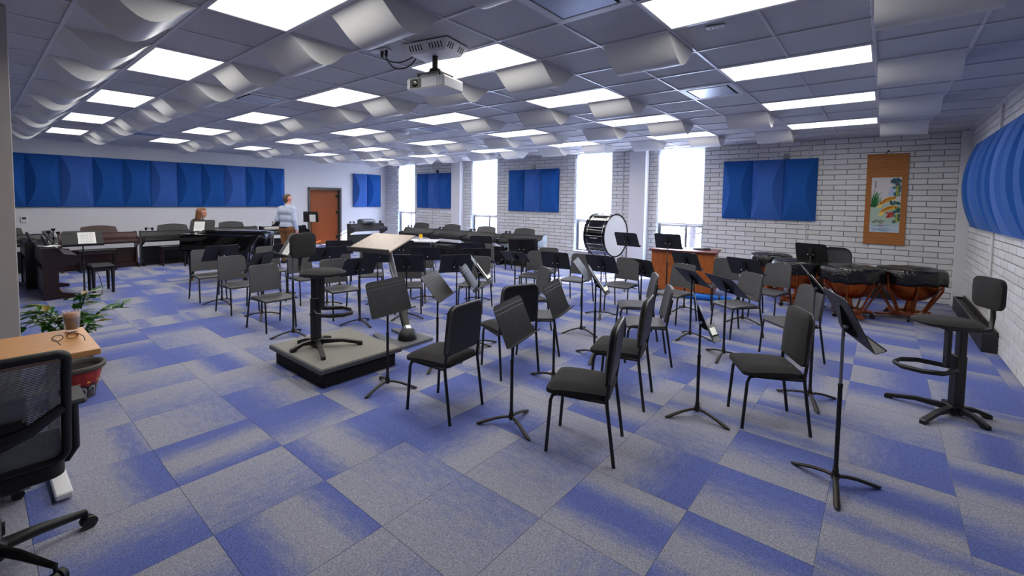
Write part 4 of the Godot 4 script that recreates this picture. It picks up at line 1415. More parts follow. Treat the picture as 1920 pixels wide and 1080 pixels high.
func podium():
	var t := thing("podium", "low square conductor's podium with a grey carpet top and black sides", "podium", Vector3(-4.42, 0, -2.44))
	var m := MB.new()
	m.box(Vector3(0, 0.075, 0), Vector3(1.0, 0.15, 0.80), 0.008)
	part("base", m, M["podium_side"], t)
	m = MB.new()
	m.box(Vector3(0, 0.172, 0), Vector3(1.10, 0.045, 0.90), 0.006)
	part("edge_trim", m, M["podium_trim"], t)
	m = MB.new()
	m.box(Vector3(0, 0.195, 0), Vector3(1.07, 0.012, 0.87), 0.004)
	part("carpet_top", m, M["podium_carpet"], t)
	stool(Vector3(-4.53, 0.201, -2.29), 106, "tall black stool standing on the conductor's podium")
	stool(Vector3(0.54, 0, -5.30), -64, "tall black stool on the far right, beside the wall heater")
	# the lectern behind the podium
	t = thing("lectern", "large conductor's lectern with a slanted beige top on a leaning post", "lectern", Vector3(-4.48, 0, -3.42), 0)
	var a := Vector3(-5.28, 1.05, -3.53) - t.position
	var b := Vector3(-6.17, 1.05, -3.56) - t.position
	var c := Vector3(-5.62, 1.24, -3.95) - t.position
	var d := Vector3(-5.03, 1.24, -4.02) - t.position
	# a true slanted rectangle: lip edge from b to a, rising away from it
	var u := Vector3(0.80, 0, -0.16).normalized()
	var w := Vector3(0.16, 0.0, 0.80).normalized() * -1.0
	var tilt := 0.34
	var vv := (w * cos(tilt) + Vector3.UP * sin(tilt)).normalized()
	var nn := u.cross(vv)
	var B := Basis(u, vv, nn)
	var o := Vector3(-5.52, 1.14, -3.76) - t.position
	m = MB.new()
	m.box(o, Vector3(0.80, 0.56, 0.022), 0.004, B)
	part("desk_top", m, M["lectern_top"], t)
	m = MB.new()
	m.box(o + B * Vector3(0, -0.283, 0.004), Vector3(0.80, 0.022, 0.075), 0.008, B)
	part("front_lip", m, M["lectern_edge"], t)
	m = MB.new()
	m.box(o + B * Vector3(0, 0, -0.022), Vector3(0.3, 0.3, 0.02), 0.004, B)
	part("mount_plate", m, M["lectern_grey"], t)
	m = MB.new()
	var top := o + B * Vector3(0.1, 0.0, -0.03)
	var foot := Vector3(0.0, 0.12, 0.0)
	m.tube([foot.lerp(top, 0.42), top], 0.042, 12, true, Vector2(1.0, 0.75))
	part("upper_post", m, M["lectern_grey"], t)
	m = MB.new()
	m.tube([foot, foot.lerp(top, 0.50)], 0.052, 12, true, Vector2(1.0, 0.8))
	part("lower_post", m, M["satin_black"], t)
	m = MB.new()
	m.tube([foot.lerp(top, 0.02), foot.lerp(top, 0.05)], 0.056, 12, true, Vector2(1.0, 0.8))
	part("collar", m, M["chrome"], t)
	m = MB.new()
	m.lathe([Vector2(0.12, 0.03), Vector2(0.115, 0.07), Vector2(0.075, 0.16), Vector2(0, 0.165)], 16)
	part("shoe", m, M["satin_black"], t)
	m = MB.new()
	m.prism([Vector2(-0.16, -0.24), Vector2(0.2, -0.24), Vector2(0.22, 0.22), Vector2(-0.02, 0.30), Vector2(-0.5, 0.16), Vector2(-0.5, 0.09), Vector2(-0.1, 0.12), Vector2(-0.06, -0.08), Vector2(-0.5, -0.12), Vector2(-0.5, -0.20)], -0.035, 0.0, Transform3D(Basis(Vector3(1, 0, 0), Vector3(0, 0, 1), Vector3(0, -1, 0)), Vector3.ZERO))
	part("base_plate", m, M["lectern_base"], t)

# ---------------------------------------------------------------- keyboards
func keyboard(label: String, x: float, z: float, turn: float, W: float, wood_: String, rest := "piano_grey", group := "digital pianos"):
	var t := thing("digital_piano", label, "piano", Vector3(x, 0, z), turn, group)
	var Q := Basis(Vector3(0, 0, 1), Vector3(0, 1, 0), Vector3(-1, 0, 0))   # profiles are drawn in (z, y)
	var m := MB.new()
	m.prism([Vector2(-0.23, 0.60), Vector2(0.225, 0.60), Vector2(0.235, 0.64), Vector2(0.225, 0.695), Vector2(0.19, 0.70), Vector2(0.03, 0.735), Vector2(-0.03, 0.835), Vector2(-0.08, 0.85), Vector2(-0.23, 0.85)], -W / 2 + 0.03, W / 2 - 0.03, Transform3D(Q, Vector3.ZERO))
	part("keybed", m, M[wood_], t)
	m = MB.new()
	m.box(Vector3(0, 0.722, 0.105), Vector3(W - 0.12, 0.012, 0.15), 0.004, Basis(Vector3.RIGHT, 0.2))
	part("key_cover", m, M[wood_], t)
	for s in [-1, 1]:
		m = MB.new()
		m.prism([Vector2(-0.23, 0), Vector2(0.22, 0), Vector2(0.22, 0.05), Vector2(0.0, 0.10), Vector2(-0.04, 0.16), Vector2(-0.04, 0.50), Vector2(0.235, 0.60), Vector2(0.235, 0.715), Vector2(0.03, 0.75), Vector2(-0.03, 0.85), Vector2(-0.08, 0.862), Vector2(-0.23, 0.862)], -0.016, 0.016, Transform3D(Q, Vector3(s * (W / 2 - 0.016), 0, 0)))
		part("side_panel", m, M[wood_], t)
	m = MB.new()
	m.box(Vector3(0, 0.25, -0.20), Vector3(W - 0.06, 0.42, 0.018), 0.003)
	part("lower_panel", m, M[wood_], t)
	m = MB.new()
	m.box(Vector3(0, 0.06, -0.10), Vector3(W - 0.06, 0.09, 0.16), 0.005)
	part("pedal_box", m, M[wood_], t)
	for k in 3:
		m = MB.new()
		m.tube([Vector3((k - 1) * 0.07, 0.045, -0.03), Vector3((k - 1) * 0.07, 0.042, 0.03), Vector3((k - 1) * 0.07, 0.036, 0.06)], [0.010, 0.012, 0.008], 8, true, Vector2(1.3, 0.6))
		part("pedal", m, M["brass"], t)
	m = MB.new()
	var rows := []
	for i in 9:
		var v := i / 8.0
		rows.append([v, -0.34 + 0.03 * v, 0.34 - 0.03 * v])
	var ff := func(u, v):
		var h := 0.13 + 0.045 * (1.0 - pow(u / 0.34, 2.0))
		return Vector3(u, 0.85 + v * h, -0.10 - v * 0.05)
	var fb := func(u, v):
		var h := 0.13 + 0.045 * (1.0 - pow(u / 0.34, 2.0))
		return Vector3(u, 0.85 + v * h, -0.118 - v * 0.05)
	m.shell(rows, 10, ff, fb)
	part("music_rest", m, M[rest], t)
	m = MB.new()
	m.box(Vector3(W * 0.3, 0.842, -0.03), Vector3(0.06, 0.008, 0.008))
	part("switch", m, M["frame_edge"], t)
	return t

func bench(label: String, x: float, z: float, turn: float, wood_: String, L := 0.62):
	var t := thing("piano_bench", label, "bench", Vector3(x, 0, z), turn, "piano benches")
	var m := MB.new()
	m.box(Vector3(0, 0.475, 0), Vector3(L, 0.045, 0.32), 0.015)
	part("padded_top", m, M["satin_black"], t)
	m = MB.new()
	m.box(Vector3(0, 0.425, 0), Vector3(L - 0.05, 0.06, 0.27), 0.004)
	part("apron", m, M[wood_], t)
	for sx in [-1, 1]:
		for sz in [-1, 1]:
			m = MB.new()
			m.tube([Vector3(sx * (L / 2 - 0.03), 0, sz * 0.13), Vector3(sx * (L / 2 - 0.03), 0.45, sz * 0.13)], [0.021, 0.03], 4)
			part("leg", m, M[wood_], t)

func headphones(label: String, at: Vector3, turn: float, m_ := "satin_black"):
	var t := thing("headphones", label, "headphones", at, turn)
	var m := MB.new()
	var arc := []
	for i in 11:
		var a := PI * i / 10.0
		arc.append(Vector3(cos(a) * 0.075, 0.045 + 0.02 * sin(a), 0.01 + sin(a) * 0.075))
	m.tube(arc, 0.008, 6)
	part("headband", m, M[m_], t)
	for s in [-1, 1]:
		m = MB.new()
		m.tube([Vector3(s * 0.05, 0.042, 0.0), Vector3(s * 0.06, 0.042, 0.0), Vector3(s * 0.085, 0.042, 0.0)], [0.036, 0.042, 0.032], 12)
		part("ear_cup", m, M[m_], t)

func pianos():
	keyboard("black digital piano against the left wall, partly hidden by the partition", -14.55, -0.42, 90, 1.38, "satin_black")
	keyboard("brown digital piano with a brown music rest against the left wall", -14.22, -1.96, 90, 1.38, "mahogany", "mahogany")
	keyboard("black digital piano against the left wall beside the seated woman", -14.22, -3.40, 90, 1.36, "satin_black")
	keyboard("black digital piano against the left wall behind the grand piano", -14.75, -4.95, 90, 1.36, "satin_black")
	keyboard("black digital piano with a dark leaning music rest, left of the standing man", -14.55, -6.35, 90, 1.36, "gloss_black", "gloss_black")
	keyboard("dark brown digital piano seen from its end, nearest on the far left", -11.28, -0.97, 180, 1.40, "rosewood")
	keyboard("black digital piano behind the dark brown one seen from its end", -12.62, -0.86, 180, 1.18, "satin_black")
	keyboard("black digital piano with a grey machine on top, right of the door", -14.3, -9.15, 90, 1.36, "piano_grey")
	# row before the windows: from the right end to the left
	var a := Vector3(-6.80, 0, -9.50)
	var b := Vector3(-11.95, 0, -8.98)
	var turn := rad_to_deg(atan2(-(b.z - a.z), -(a.x - b.x))) * 0.0 + 5.8
	for i in 4:
		var p := a.lerp(b, (i + 0.5) / 4.0)
		keyboard("black digital piano %s from the left in the row in front of the windows" % ORD[3 - i], p.x, p.z, turn, 1.28, "satin_black", "piano_grey" if i != 1 else "lectern_edge")
	bench("dark piano bench in front of the brown digital piano", -13.93, -1.86, 90, "rosewood", 0.66)
	bench("dark piano bench left of the seated woman", -13.90, -3.30, 90, "rosewood", 0.56)
	bench("black piano bench under the seated woman", -13.42, -3.72, 60, "satin_black", 0.6)
	bench("black stool between the piano end and the stand with a sheet, far left", -10.92, -1.50, 180, "satin_black", 0.5)
	bench("black piano bench in front of the second keyboard by the windows", -9.55, -8.55, 4, "satin_black", 0.6)
	bench("black piano bench in front of the third keyboard by the windows", -8.35, -8.72, 4, "satin_black", 0.6)
	bench("black piano bench in front of the rightmost keyboard by the windows", -7.1, -8.82, 4, "satin_black", 0.6)
	headphones("black headphones on the black piano left of the seated woman", Vector3(-14.40, 0.862, -2.92), 60)
	headphones("black headphones on the first keyboard by the first window", Vector3(-11.80, 0.85, -9.10), 10, "mahogany")
	headphones("black headphones on the second keyboard by the windows", Vector3(-10.45, 0.85, -9.26), 10)
	headphones("black headphones on the third keyboard by the windows", Vector3(-9.22, 0.85, -9.38), 10)
	headphones("black headphones on the rightmost keyboard by the windows", Vector3(-7.98, 0.85, -9.50), 10)
	headphones("black headphones on the end of the piano right of the door", Vector3(-14.45, 0.862, -8.62), 70)
	# machine on the piano by the door
	var t := thing("grey_machine", "rounded silver grey machine standing on the piano right of the door", "machine", Vector3(-14.42, 0.862, -9.20), 90)
	var m := MB.new()
	m.prism([Vector2(-0.17, 0), Vector2(0.17, 0), Vector2(0.18, 0.05), Vector2(0.10, 0.13), Vector2(-0.06, 0.16), Vector2(-0.16, 0.14)], -0.24, 0.24, Transform3D(Basis(Vector3(0, 0, 1), Vector3(0, 1, 0), Vector3(-1, 0, 0)), Vector3.ZERO))
	part("body", m, M["silver_plastic"], t)
	m = MB.new(); m.box(Vector3(0, 0.10, 0.152), Vector3(0.40, 0.02, 0.02), 0.004, Basis(Vector3.RIGHT, 0.8))
	part("handle", m, M["white_metal"], t)
	m = MB.new(); m.box(Vector3(0, 0.03, 0.178), Vector3(0.3, 0.03, 0.01), 0.003)
	part("panel", m, M["satin_black"], t)
	t = thing("desk_lamp", "small black clip lamp at the right end of the piano by the door", "lamp", Vector3(-14.42, 0.862, -9.70), 90)
	m = MB.new()
	m.tube([Vector3(0, 0, 0), Vector3(0, 0.05, 0.03), Vector3(-0.02, 0.07, 0.09)], 0.010, 6)
	part("arm", m, M["satin_black"], t)
	m = MB.new()
	m.tube([Vector3(-0.02, 0.085, 0.08), Vector3(-0.02, 0.05, 0.13)], [0.02, 0.045], 10)
	part("shade", m, M["satin_black"], t)
	# candelabra on the dark brown piano
	t = thing("candelabra", "black three armed candle holder on the dark brown piano, far left", "candle holder", Vector3(-11.15, 0.862, -0.93), 20)
	m = MB.new()
	m.lathe([Vector2(0.07, 0), Vector2(0.06, 0.015), Vector2(0.014, 0.03), Vector2(0.010, 0.11), Vector2(0.018, 0.12), Vector2(0.008, 0.14), Vector2(0.008, 0.25), Vector2(0, 0.25)], 12)
	part("stem", m, M["satin_black"], t)
	for s in [-1, 1]:
		m = MB.new()
		m.tube([Vector3(0, 0.14, 0), Vector3(s * 0.06, 0.12, 0), Vector3(s * 0.13, 0.15, 0), Vector3(s * 0.14, 0.20, 0)], 0.007, 6)
		part("arm", m, M["satin_black"], t)
	for s in [-1, 0, 1]:
		m = MB.new()
		m.tube([Vector3(s * 0.14, 0.20 + (0.05 if s == 0 else 0.0), 0), Vector3(s * 0.14, 0.215 + (0.05 if s == 0 else 0.0), 0), Vector3(s * 0.14, 0.245 + (0.05 if s == 0 else 0.0), 0)], [0.014, 0.026, 0.03], 10)
		part("cup", m, M["satin_black"], t)
	m = MB.new()
	m.box(Vector3(0, 0.10, 0), Vector3(0.34, 0.26, 0.02), 0.004, Basis(Vector3.RIGHT, -0.5))
	single("music_book", m, M["piano_grey"], "dark music book leaning on the dark brown piano by the candle holder", "book", Vector3(-11.55, 0.885, -0.93), 160)
	m = MB.new(); m.box(Vector3(0, 0.006, 0), Vector3(0.28, 0.012, 0.2), 0.002)
	single("music_book", m, M["paper"], "pale booklet lying on the dark brown piano beside the candle holder", "book", Vector3(-10.98, 0.863, -0.86), 20)
	m = MB.new()
	m.box(Vector3(0, 0.02, 0), Vector3(0.34, 0.04, 0.07), 0.006)
	var ps := single("power_strip", m, M["white_metal"], "white power strip on the carpet under the black piano, far left", "power strip", Vector3(-12.35, 0, -0.72), 10)
	for k in 3:
		m = MB.new(); m.box(Vector3(-0.1 + k * 0.09, 0.055, 0), Vector3(0.03, 0.03, 0.03), 0.005)
		part("plug", m, M["satin_black"], ps)
	m = MB.new()
	m.tube([Vector3(-10.62, 0.55, -1.32), Vector3(-10.55, 0.35, -1.42), Vector3(-10.5, 0.12, -1.46), Vector3(-10.52, 0.008, -1.44), Vector3(-10.7, 0.006, -1.30)], 0.005, 5)
	single("piano_cable", m, M["wire"], "thin black cable hanging to the carpet beside the stool, far left", "cable")
	# grand piano
	t = thing("grand_piano", "glossy black grand piano with its lid closed, its side reflecting blue light", "piano", Vector3(-10.815, 0, -3.74), 32.7)
	var outline := [Vector2(-0.725, 0.75), Vector2(0.725, 0.75), Vector2(0.725, 0.18), Vector2(0.715, -0.02), Vector2(0.66, -0.22), Vector2(0.55, -0.40), Vector2(0.40, -0.55), Vector2(0.22, -0.68), Vector2(0.02, -0.77), Vector2(-0.25, -0.82), Vector2(-0.52, -0.80), Vector2(-0.67, -0.72), Vector2(-0.725, -0.58)]
	var FL := Basis(Vector3(1, 0, 0), Vector3(0, 0, 1), Vector3(0, -1, 0))   # outlines are drawn in (x, z); depth runs down
	m = MB.new()
	m.prism(outline, -0.955, -0.64, Transform3D(FL, Vector3.ZERO), true)
	part("rim", m, M["gloss_black"], t)
	var lid := []
	for p in outline: lid.append(p * 1.012)
	m = MB.new()
	m.prism(lid, -0.982, -0.960, Transform3D(FL, Vector3.ZERO))
	part("lid", m, M["gloss_black"], t)
	m = MB.new()
	m.box(Vector3(0.0, 0.998, 0.13), Vector3(1.44, 0.022, 0.36), 0.004)
	m.box(Vector3(0.0, 1.022, 0.12), Vector3(1.36, 0.018, 0.22), 0.004)
	part("folded_flap", m, M["gloss_black"], t)
	m = MB.new()
	m.box(Vector3(0, 0.72, 0.78), Vector3(1.30, 0.10, 0.06), 0.01)
	part("key_slip", m, M["gloss_black"], t)
	for p in [Vector2(-0.6, 0.6), Vector2(0.6, 0.6), Vector2(-0.25, -0.6)]:
		m = MB.new()
		m.tube([Vector3(p.x, 0.64, p.y), Vector3(p.x, 0.5, p.y), Vector3(p.x, 0.06, p.y)], [0.075, 0.06, 0.04], 8)
		var lg := part("leg", m, M["gloss_black"], t)
		m = MB.new()
		m.tube([Vector3(p.x - 0.015, 0.03, p.y), Vector3(p.x + 0.015, 0.03, p.y)], 0.03, 10)
		part("caster", m, M["brass"], lg)
	m = MB.new()
	m.box(Vector3(0, 0.36, 0.42), Vector3(0.16, 0.56, 0.03), 0.006)
	m.box(Vector3(0, 0.09, 0.42), Vector3(0.3, 0.06, 0.12), 0.008)
	part("pedal_lyre", m, M["gloss_black"], t)
	for k in 3:
		m = MB.new()
		m.tube([Vector3((k - 1) * 0.08, 0.09, 0.47), Vector3((k - 1) * 0.08, 0.085, 0.56)], 0.013, 8)
		part("pedal", m, M["brass"], t)

# ---------------------------------------------------------------- drums
func timpani(label: String, x: float, z: float, r: float, turn: float, seed_: int):
	var t := thing("kettledrum", label, "drum", Vector3(x, 0, z), turn, "copper kettledrums")
	var m := MB.new()
	var prof := [Vector2(0, 0.285)]
	for i in 13:
		var a := PI * 0.5 * (1.0 - i / 12.0)
		prof.append(Vector2(r * 0.96 * pow(cos(a), 0.9) + 0.002, 0.685 - 0.40 * sin(a)))
	prof.append(Vector2(r * 0.965, 0.72))
	m.lathe(prof, 40)
	part("bowl", m, M["copper"], t)
	m = MB.new()
	var rr := RandomNumberGenerator.new()
	rr.seed = seed_
	var ph := rr.randf() * TAU
	var wob := func(a: float, w: Vector2):
		var k := clampf((0.80 - w.y) / 0.2, 0.0, 1.0)
		var edge := smoothstep(0.6 * r, r, w.x)
		return Vector2(w.x + edge * (0.012 * sin(a * 7.0 + ph) + 0.010 * sin(a * 12.0 + ph * 2.0)) * (0.3 + k), w.y + edge * (0.012 * sin(a * 3.0 + ph) + 0.008 * sin(a * 9.0)) * (0.4 + 0.6 * k) - (0.012 * sin(a * 2.0 + ph) * (1.0 - edge)))
	m.lathe([Vector2(r + 0.018, 0.575), Vector2(r + 0.026, 0.57), Vector2(r + 0.034, 0.62), Vector2(r + 0.036, 0.70), Vector2(r + 0.030, 0.765), Vector2(r + 0.012, 0.792), Vector2(r * 0.9, 0.805), Vector2(r * 0.6, 0.80), Vector2(r * 0.3, 0.797), Vector2(0, 0.80)], 48, Transform3D(), true, wob)
	part("vinyl_cover", m, M["black_vinyl"], t)
	m = MB.new()
	m.lathe([Vector2(r * 0.955, 0.70), Vector2(r + 0.012, 0.70), Vector2(r + 0.012, 0.735), Vector2(r * 0.955, 0.735)], 40)
	part("hoop", m, M["copper_strut"], t)
	for k in 7:
		var a := TAU * (k + 0.3) / 7.0
		var d := Vector3(cos(a), 0, sin(a))
		m = MB.new()
		m.tube([d * (r + 0.012) + Vector3(0, 0.70, 0), d * (r + 0.004) + Vector3(0, 0.50, 0), d * 0.225 + Vector3(0, 0.16, 0), d * 0.19 + Vector3(0, 0.11, 0)], 0.021, 6, true, Vector2(1.0, 0.55))
		part("strut", m, M["copper_strut"], t)
	m = MB.new()
	m.lathe([Vector2(0.14, 0.085), Vector2(0.23, 0.085), Vector2(0.23, 0.125), Vector2(0.14, 0.125), Vector2(0.14, 0.085)], 28, Transform3D(), false)
	m.lathe([Vector2(0.0, 0.10), Vector2(0.06, 0.10), Vector2(0.045, 0.2), Vector2(0.03, 0.29)], 12)
	part("base_ring", m, M["copper_strut"], t)
	for k in 3:
		var a := TAU * k / 3.0 + 0.5
		m = MB.new()
		var d := Vector3(cos(a), 0, sin(a))
		m.tube([d * 0.04 + Vector3(0, 0.11, 0), d * 0.30 + Vector3(0, 0.10, 0)], 0.026, 6)
		var arm := part("base_arm", m, M["copper_strut"], t)
		m = MB.new()
		var s := Vector3(-d.z, 0, d.x)
		m.tube([d * 0.30 + Vector3(0, 0.038, 0) - s * 0.016, d * 0.30 + Vector3(0, 0.038, 0) + s * 0.016], 0.038, 14)
		m.tube([d * 0.295 + Vector3(0, 0.10, 0), d * 0.30 + Vector3(0, 0.055, 0)], 0.012, 8)
		part("caster", m, M["satin_black"], arm)
	m = MB.new()
	m.prism([Vector2(-0.06, 0.12), Vector2(0.06, 0.12), Vector2(0.05, 0.42), Vector2(0.0, 0.47), Vector2(-0.05, 0.42)], -0.075, -0.05, Transform3D(Basis(Vector3(1, 0, 0), Vector3(0, 0, 1), Vector3(0, -1, 0)), Vector3.ZERO))
	part("foot_pedal", m, M["copper_strut"], t)

func drums():
	timpani("copper kettledrum nearest the right wall, under a black vinyl cover", 0.37, -9.42, 0.405, -62, 1)
	timpani("copper kettledrum second from the right wall, under a wrinkled black cover", -0.36, -8.98, 0.385, 25, 2)
	timpani("copper kettledrum third from the right wall, behind the stand on a chrome tube", -1.12, -9.22, 0.35, 140, 3)
	timpani("smallest copper kettledrum, farthest left, behind the chairs", -1.66, -10.0, 0.325, 80, 4)
	# bass drum
	var t := thing("bass_drum", "large bass drum with a black shell and white heads, in front of the third window", "drum", Vector3(-4.72, 1.035, -9.0), 84)
	var R := 0.455
	var D := 0.25
	var Z := Basis(Vector3(1, 0, 0), Vector3(0, 0, 1), Vector3(0, -1, 0))   # the drum's axis lies along z
	var X := Transform3D(Z, Vector3.ZERO)
	var m := MB.new()
	m.lathe([Vector2(R, -D), Vector2(R, D)], 48, X)
	part("shell", m, M["gloss_black"], t)
	for s in [-1, 1]:
		m = MB.new()
		m.lathe([Vector2(0, s * (D + 0.002)), Vector2(R - 0.01, s * (D + 0.002)), Vector2(R + 0.004, s * (D - 0.015))] if s < 0 else [Vector2(R + 0.004, D - 0.015), Vector2(R - 0.01, D + 0.002), Vector2(0, D + 0.002)], 48, X, false)
		part("drum_head", m, M["drum_white"], t)
		m = MB.new()
		m.lathe([Vector2(R + 0.002, s * D - 0.03), Vector2(R + 0.02, s * D - 0.03), Vector2(R + 0.02, s * D + 0.012), Vector2(R - 0.002, s * D + 0.012), Vector2(R + 0.002, s * D - 0.03)], 48, X, false)
		part("hoop", m, M["gloss_black"], t)
		m = MB.new()
		m.lathe([Vector2(R + 0.001, s * (D - 0.055) - 0.004), Vector2(R + 0.007, s * (D - 0.055)), Vector2(R + 0.001, s * (D - 0.055) + 0.004)], 48, X)
		part("trim_ring", m, M["chrome"], t)
	for k in 16:
		var a := TAU * k / 16.0
		var d := Vector3(cos(a), sin(a), 0)
		m = MB.new()
		m.tube([d * (R + 0.014) + Vector3(0, 0, -D), d * (R + 0.014) + Vector3(0, 0, D)], 0.0055, 6)
		for s in [-0.12, 0.12]: m.box(d * (R + 0.008) + Vector3(0, 0, s), Vector3(0.02, 0.02, 0.05), 0.004, Basis(Vector3.BACK, a))
		part("tension_rod", m, M["chrome"], t)
	for k in 2:
		var a := PI * (1.03 if k == 0 else 0.5)
		var d := Vector3(cos(a), sin(a), 0)
		m = MB.new()
		m.tube([d * (R + 0.01) + Vector3(0, 0, -0.1), d * (R + 0.05) + Vector3(0, 0, -0.09), d * (R + 0.05) + Vector3(0, 0, 0.09), d * (R + 0.01) + Vector3(0, 0, 0.1)], 0.009, 8)
		part("carry_handle", m, M["chrome"], t)
	for s in [-1, 1]:
		m = MB.new()
		m.tube([Vector3(s * 0.34, -0.36, -0.2), Vector3(s * 0.40, -1.005, -0.30)], 0.016, 8)
		m.tube([Vector3(s * 0.34, -0.36, 0.2), Vector3(s * 0.40, -1.005, 0.30)], 0.016, 8)
		m.tube([Vector3(s * 0.36, -0.55, -0.23), Vector3(s * 0.36, -0.55, 0.23)], 0.012, 8)
		for z in [-0.3, 0.3]: m.tube([Vector3(s * 0.40 - 0.012, -1.008, z), Vector3(s * 0.40 + 0.012, -1.008, z)], 0.027, 10)
		part("cradle_leg", m, M["chrome"], t)
	m = MB.new()
	m.tube([Vector3(-0.37, -0.78, 0), Vector3(0.37, -0.78, 0)], 0.012, 8)
	part("cradle_bar", m, M["chrome"], t)

# ---------------------------------------------------------------- desks and tables
func desks():
	var t := thing("teacher_desk", "wooden teacher's desk with a reddish top in front of the fourth window", "desk", Vector3(-3.05, 0, -9.18), 9.5)
	var m := MB.new()
	m.box(Vector3(0, 0.42, 0.30), Vector3(1.17, 0.76, 0.025), 0.003)
	part("modesty_panel", m, M["teacher_wood"], t)
	for s in [-1, 1]:
		m = MB.new()
		m.box(Vector3(s * 0.57, 0.42, -0.05), Vector3(0.025, 0.76, 0.66), 0.003)
		part("side_panel", m, M["teacher_wood"], t)
		m = MB.new()
		m.box(Vector3(s * 0.38, 0.44, -0.06), Vector3(0.34, 0.70, 0.62), 0.004)
		var ped := part("drawer_pedestal", m, M["teacher_wood"], t)
		for k in 3:
			m = MB.new()
			m.box(Vector3(s * 0.38, 0.22 + k * 0.22, -0.375), Vector3(0.31, 0.2, 0.015), 0.003)
			part("drawer", m, M["teacher_wood"], ped)
		for z in [-0.3, 0.25]:
			m = MB.new()
			m.tube([Vector3(s * 0.52 - 0.015, 0.03, z), Vector3(s * 0.52 + 0.015, 0.03, z)], 0.03, 12)
			m.tube([Vector3(s * 0.52, 0.03, z), Vector3(s * 0.52, 0.07, z)], 0.014, 6)
			part("caster", m, M["satin_black"], t)
	m = MB.new()
	m.box(Vector3(0, 0.825, -0.02), Vector3(1.26, 0.035, 0.76), 0.008)
	part("desk_top", m, M["teacher_top"], t)
	for s in [[-0.36, "left"], [0.28, "right"]]:
		m = MB.new()
		m.lathe([Vector2(0, 0), Vector2(0.16, 0.0), Vector2(0.17, 0.012), Vector2(0.15, 0.028), Vector2(0, 0.032)], 22)
		var cy := single("cymbal_bag", m, M["satin_black"], "flat round dark object on the %s half of the teacher's desk top" % s[1], "bag", Vector3(-3.05, 0.843, -9.3) + Vector3(s[0], 0, -s[0] * 0.16), 0)
		m = MB.new(); m.lathe([Vector2(0.165, 0.008), Vector2(0.172, 0.014), Vector2(0.165, 0.02)], 22)
		part("piping", m, M["desk_black"], cy)
	m = MB.new()
	m.tube([Vector3(-0.55, 0.055, 0), Vector3(0.55, 0.055, 0)], 0.055, 20)
	var bm := single("foam_mat", m, M["blue_foam"], "bright blue rolled mat lying on the carpet in front of the teacher's desk", "mat", Vector3(-2.55, 0, -8.50), 10)
	m = MB.new()
	for s in [-0.35, 0.35]: m.tube([Vector3(s - 0.015, 0.0565, 0), Vector3(s + 0.015, 0.0565, 0)], 0.0566, 20)
	part("strap", m, M["satin_black"], bm)
	# table behind the lectern
	t = thing("folding_table", "white topped table behind the lectern, a small yellow bottle standing on it", "table", Vector3(-9.35, 0, -6.98), 34)
	m = MB.new()
	m.box(Vector3(0, 0.72, 0), Vector3(1.80, 0.03, 0.62), 0.006)
	part("table_top", m, M["table_white"], t)
	for sx in [-0.8, 0.8]:
		for sz in [-0.24, 0.24]:
			m = MB.new()
			m.tube([Vector3(sx, 0, sz), Vector3(sx, 0.71, sz)], 0.014, 8)
			part("leg", m, M["steel_tube"], t)
	for sx in [-0.8, 0.8]:
		m = MB.new()
		m.tube([Vector3(sx, 0.15, -0.24), Vector3(sx, 0.15, 0.24)], 0.010, 6)
		part("brace", m, M["steel_tube"], t)
	t = thing("bottle", "small bottle with a yellow label and dark top on the white table", "bottle", Vector3(-8.93, 0.736, -7.22))
	m = MB.new()
	m.lathe([Vector2(0, 0), Vector2(0.042, 0.002), Vector2(0.044, 0.02), Vector2(0.044, 0.06)], 16)
	part("base", m, M["white_metal"], t)
	m = MB.new()
	m.lathe([Vector2(0.0445, 0.06), Vector2(0.0445, 0.15)], 16)
	mat("yellow_label", Color(0.95, 0.72, 0.05), 0.5)
	part("label_band", m, M["yellow_label"], t)
	m = MB.new()
	m.lathe([Vector2(0.0445, 0.15), Vector2(0.036, 0.175), Vector2(0.026, 0.19), Vector2(0.026, 0.22), Vector2(0, 0.222)], 16)
	mat("dark_red", Color(0.16, 0.03, 0.05), 0.4)
	part("cap", m, M["dark_red"], t)
	m = MB.new()
	m.box(Vector3(0, 0.012, 0), Vector3(0.46, 0.024, 0.32), 0.004)
	single("folder", m, M["dark_red"], "dark red folder on the white table left of the lectern top", "folder", Vector3(-9.95, 0.736, -6.62), 34)
	# desk at the left edge
	t = thing("standing_desk", "maple topped desk on a white T foot at the left edge", "desk", Vector3(-3.905, 0, 0.42))
	m = MB.new()
	m.box(Vector3(0, 0.832, 0), Vector3(0.67, 0.036, 1.80), 0.004)
	part("desk_top", m, M["maple"], t)
	for z in [-0.72, 0.7]:
		m = MB.new()
		m.box(Vector3(0.02, 0.03, z), Vector3(0.66, 0.035, 0.075), 0.006)
		part("foot", m, M["white_metal"], t)
		m = MB.new()
		m.box(Vector3(0, 0.43, z), Vector3(0.07, 0.77, 0.05), 0.004)
		part("column", m, M["white_metal"], t)
	m = MB.new()
	m.box(Vector3(-0.05, 0.79, 0), Vector3(0.05, 0.04, 1.4), 0.003)
	part("crossbeam", m, M["white_metal"], t)
	t = thing("drawer_cabinet", "light grey drawer cabinet under the maple desk", "cabinet", Vector3(-3.98, 0, 0.05))
	m = MB.new()
	m.box(Vector3(0, 0.33, 0), Vector3(0.5, 0.54, 0.46), 0.005)
	part("body", m, M["silver_plastic"], t)
	for k in 3:
		m = MB.new()
		m.box(Vector3(0.255, 0.155 + k * 0.175, 0), Vector3(0.014, 0.165, 0.44), 0.003)
		part("drawer", m, M["silver_plastic"], t)
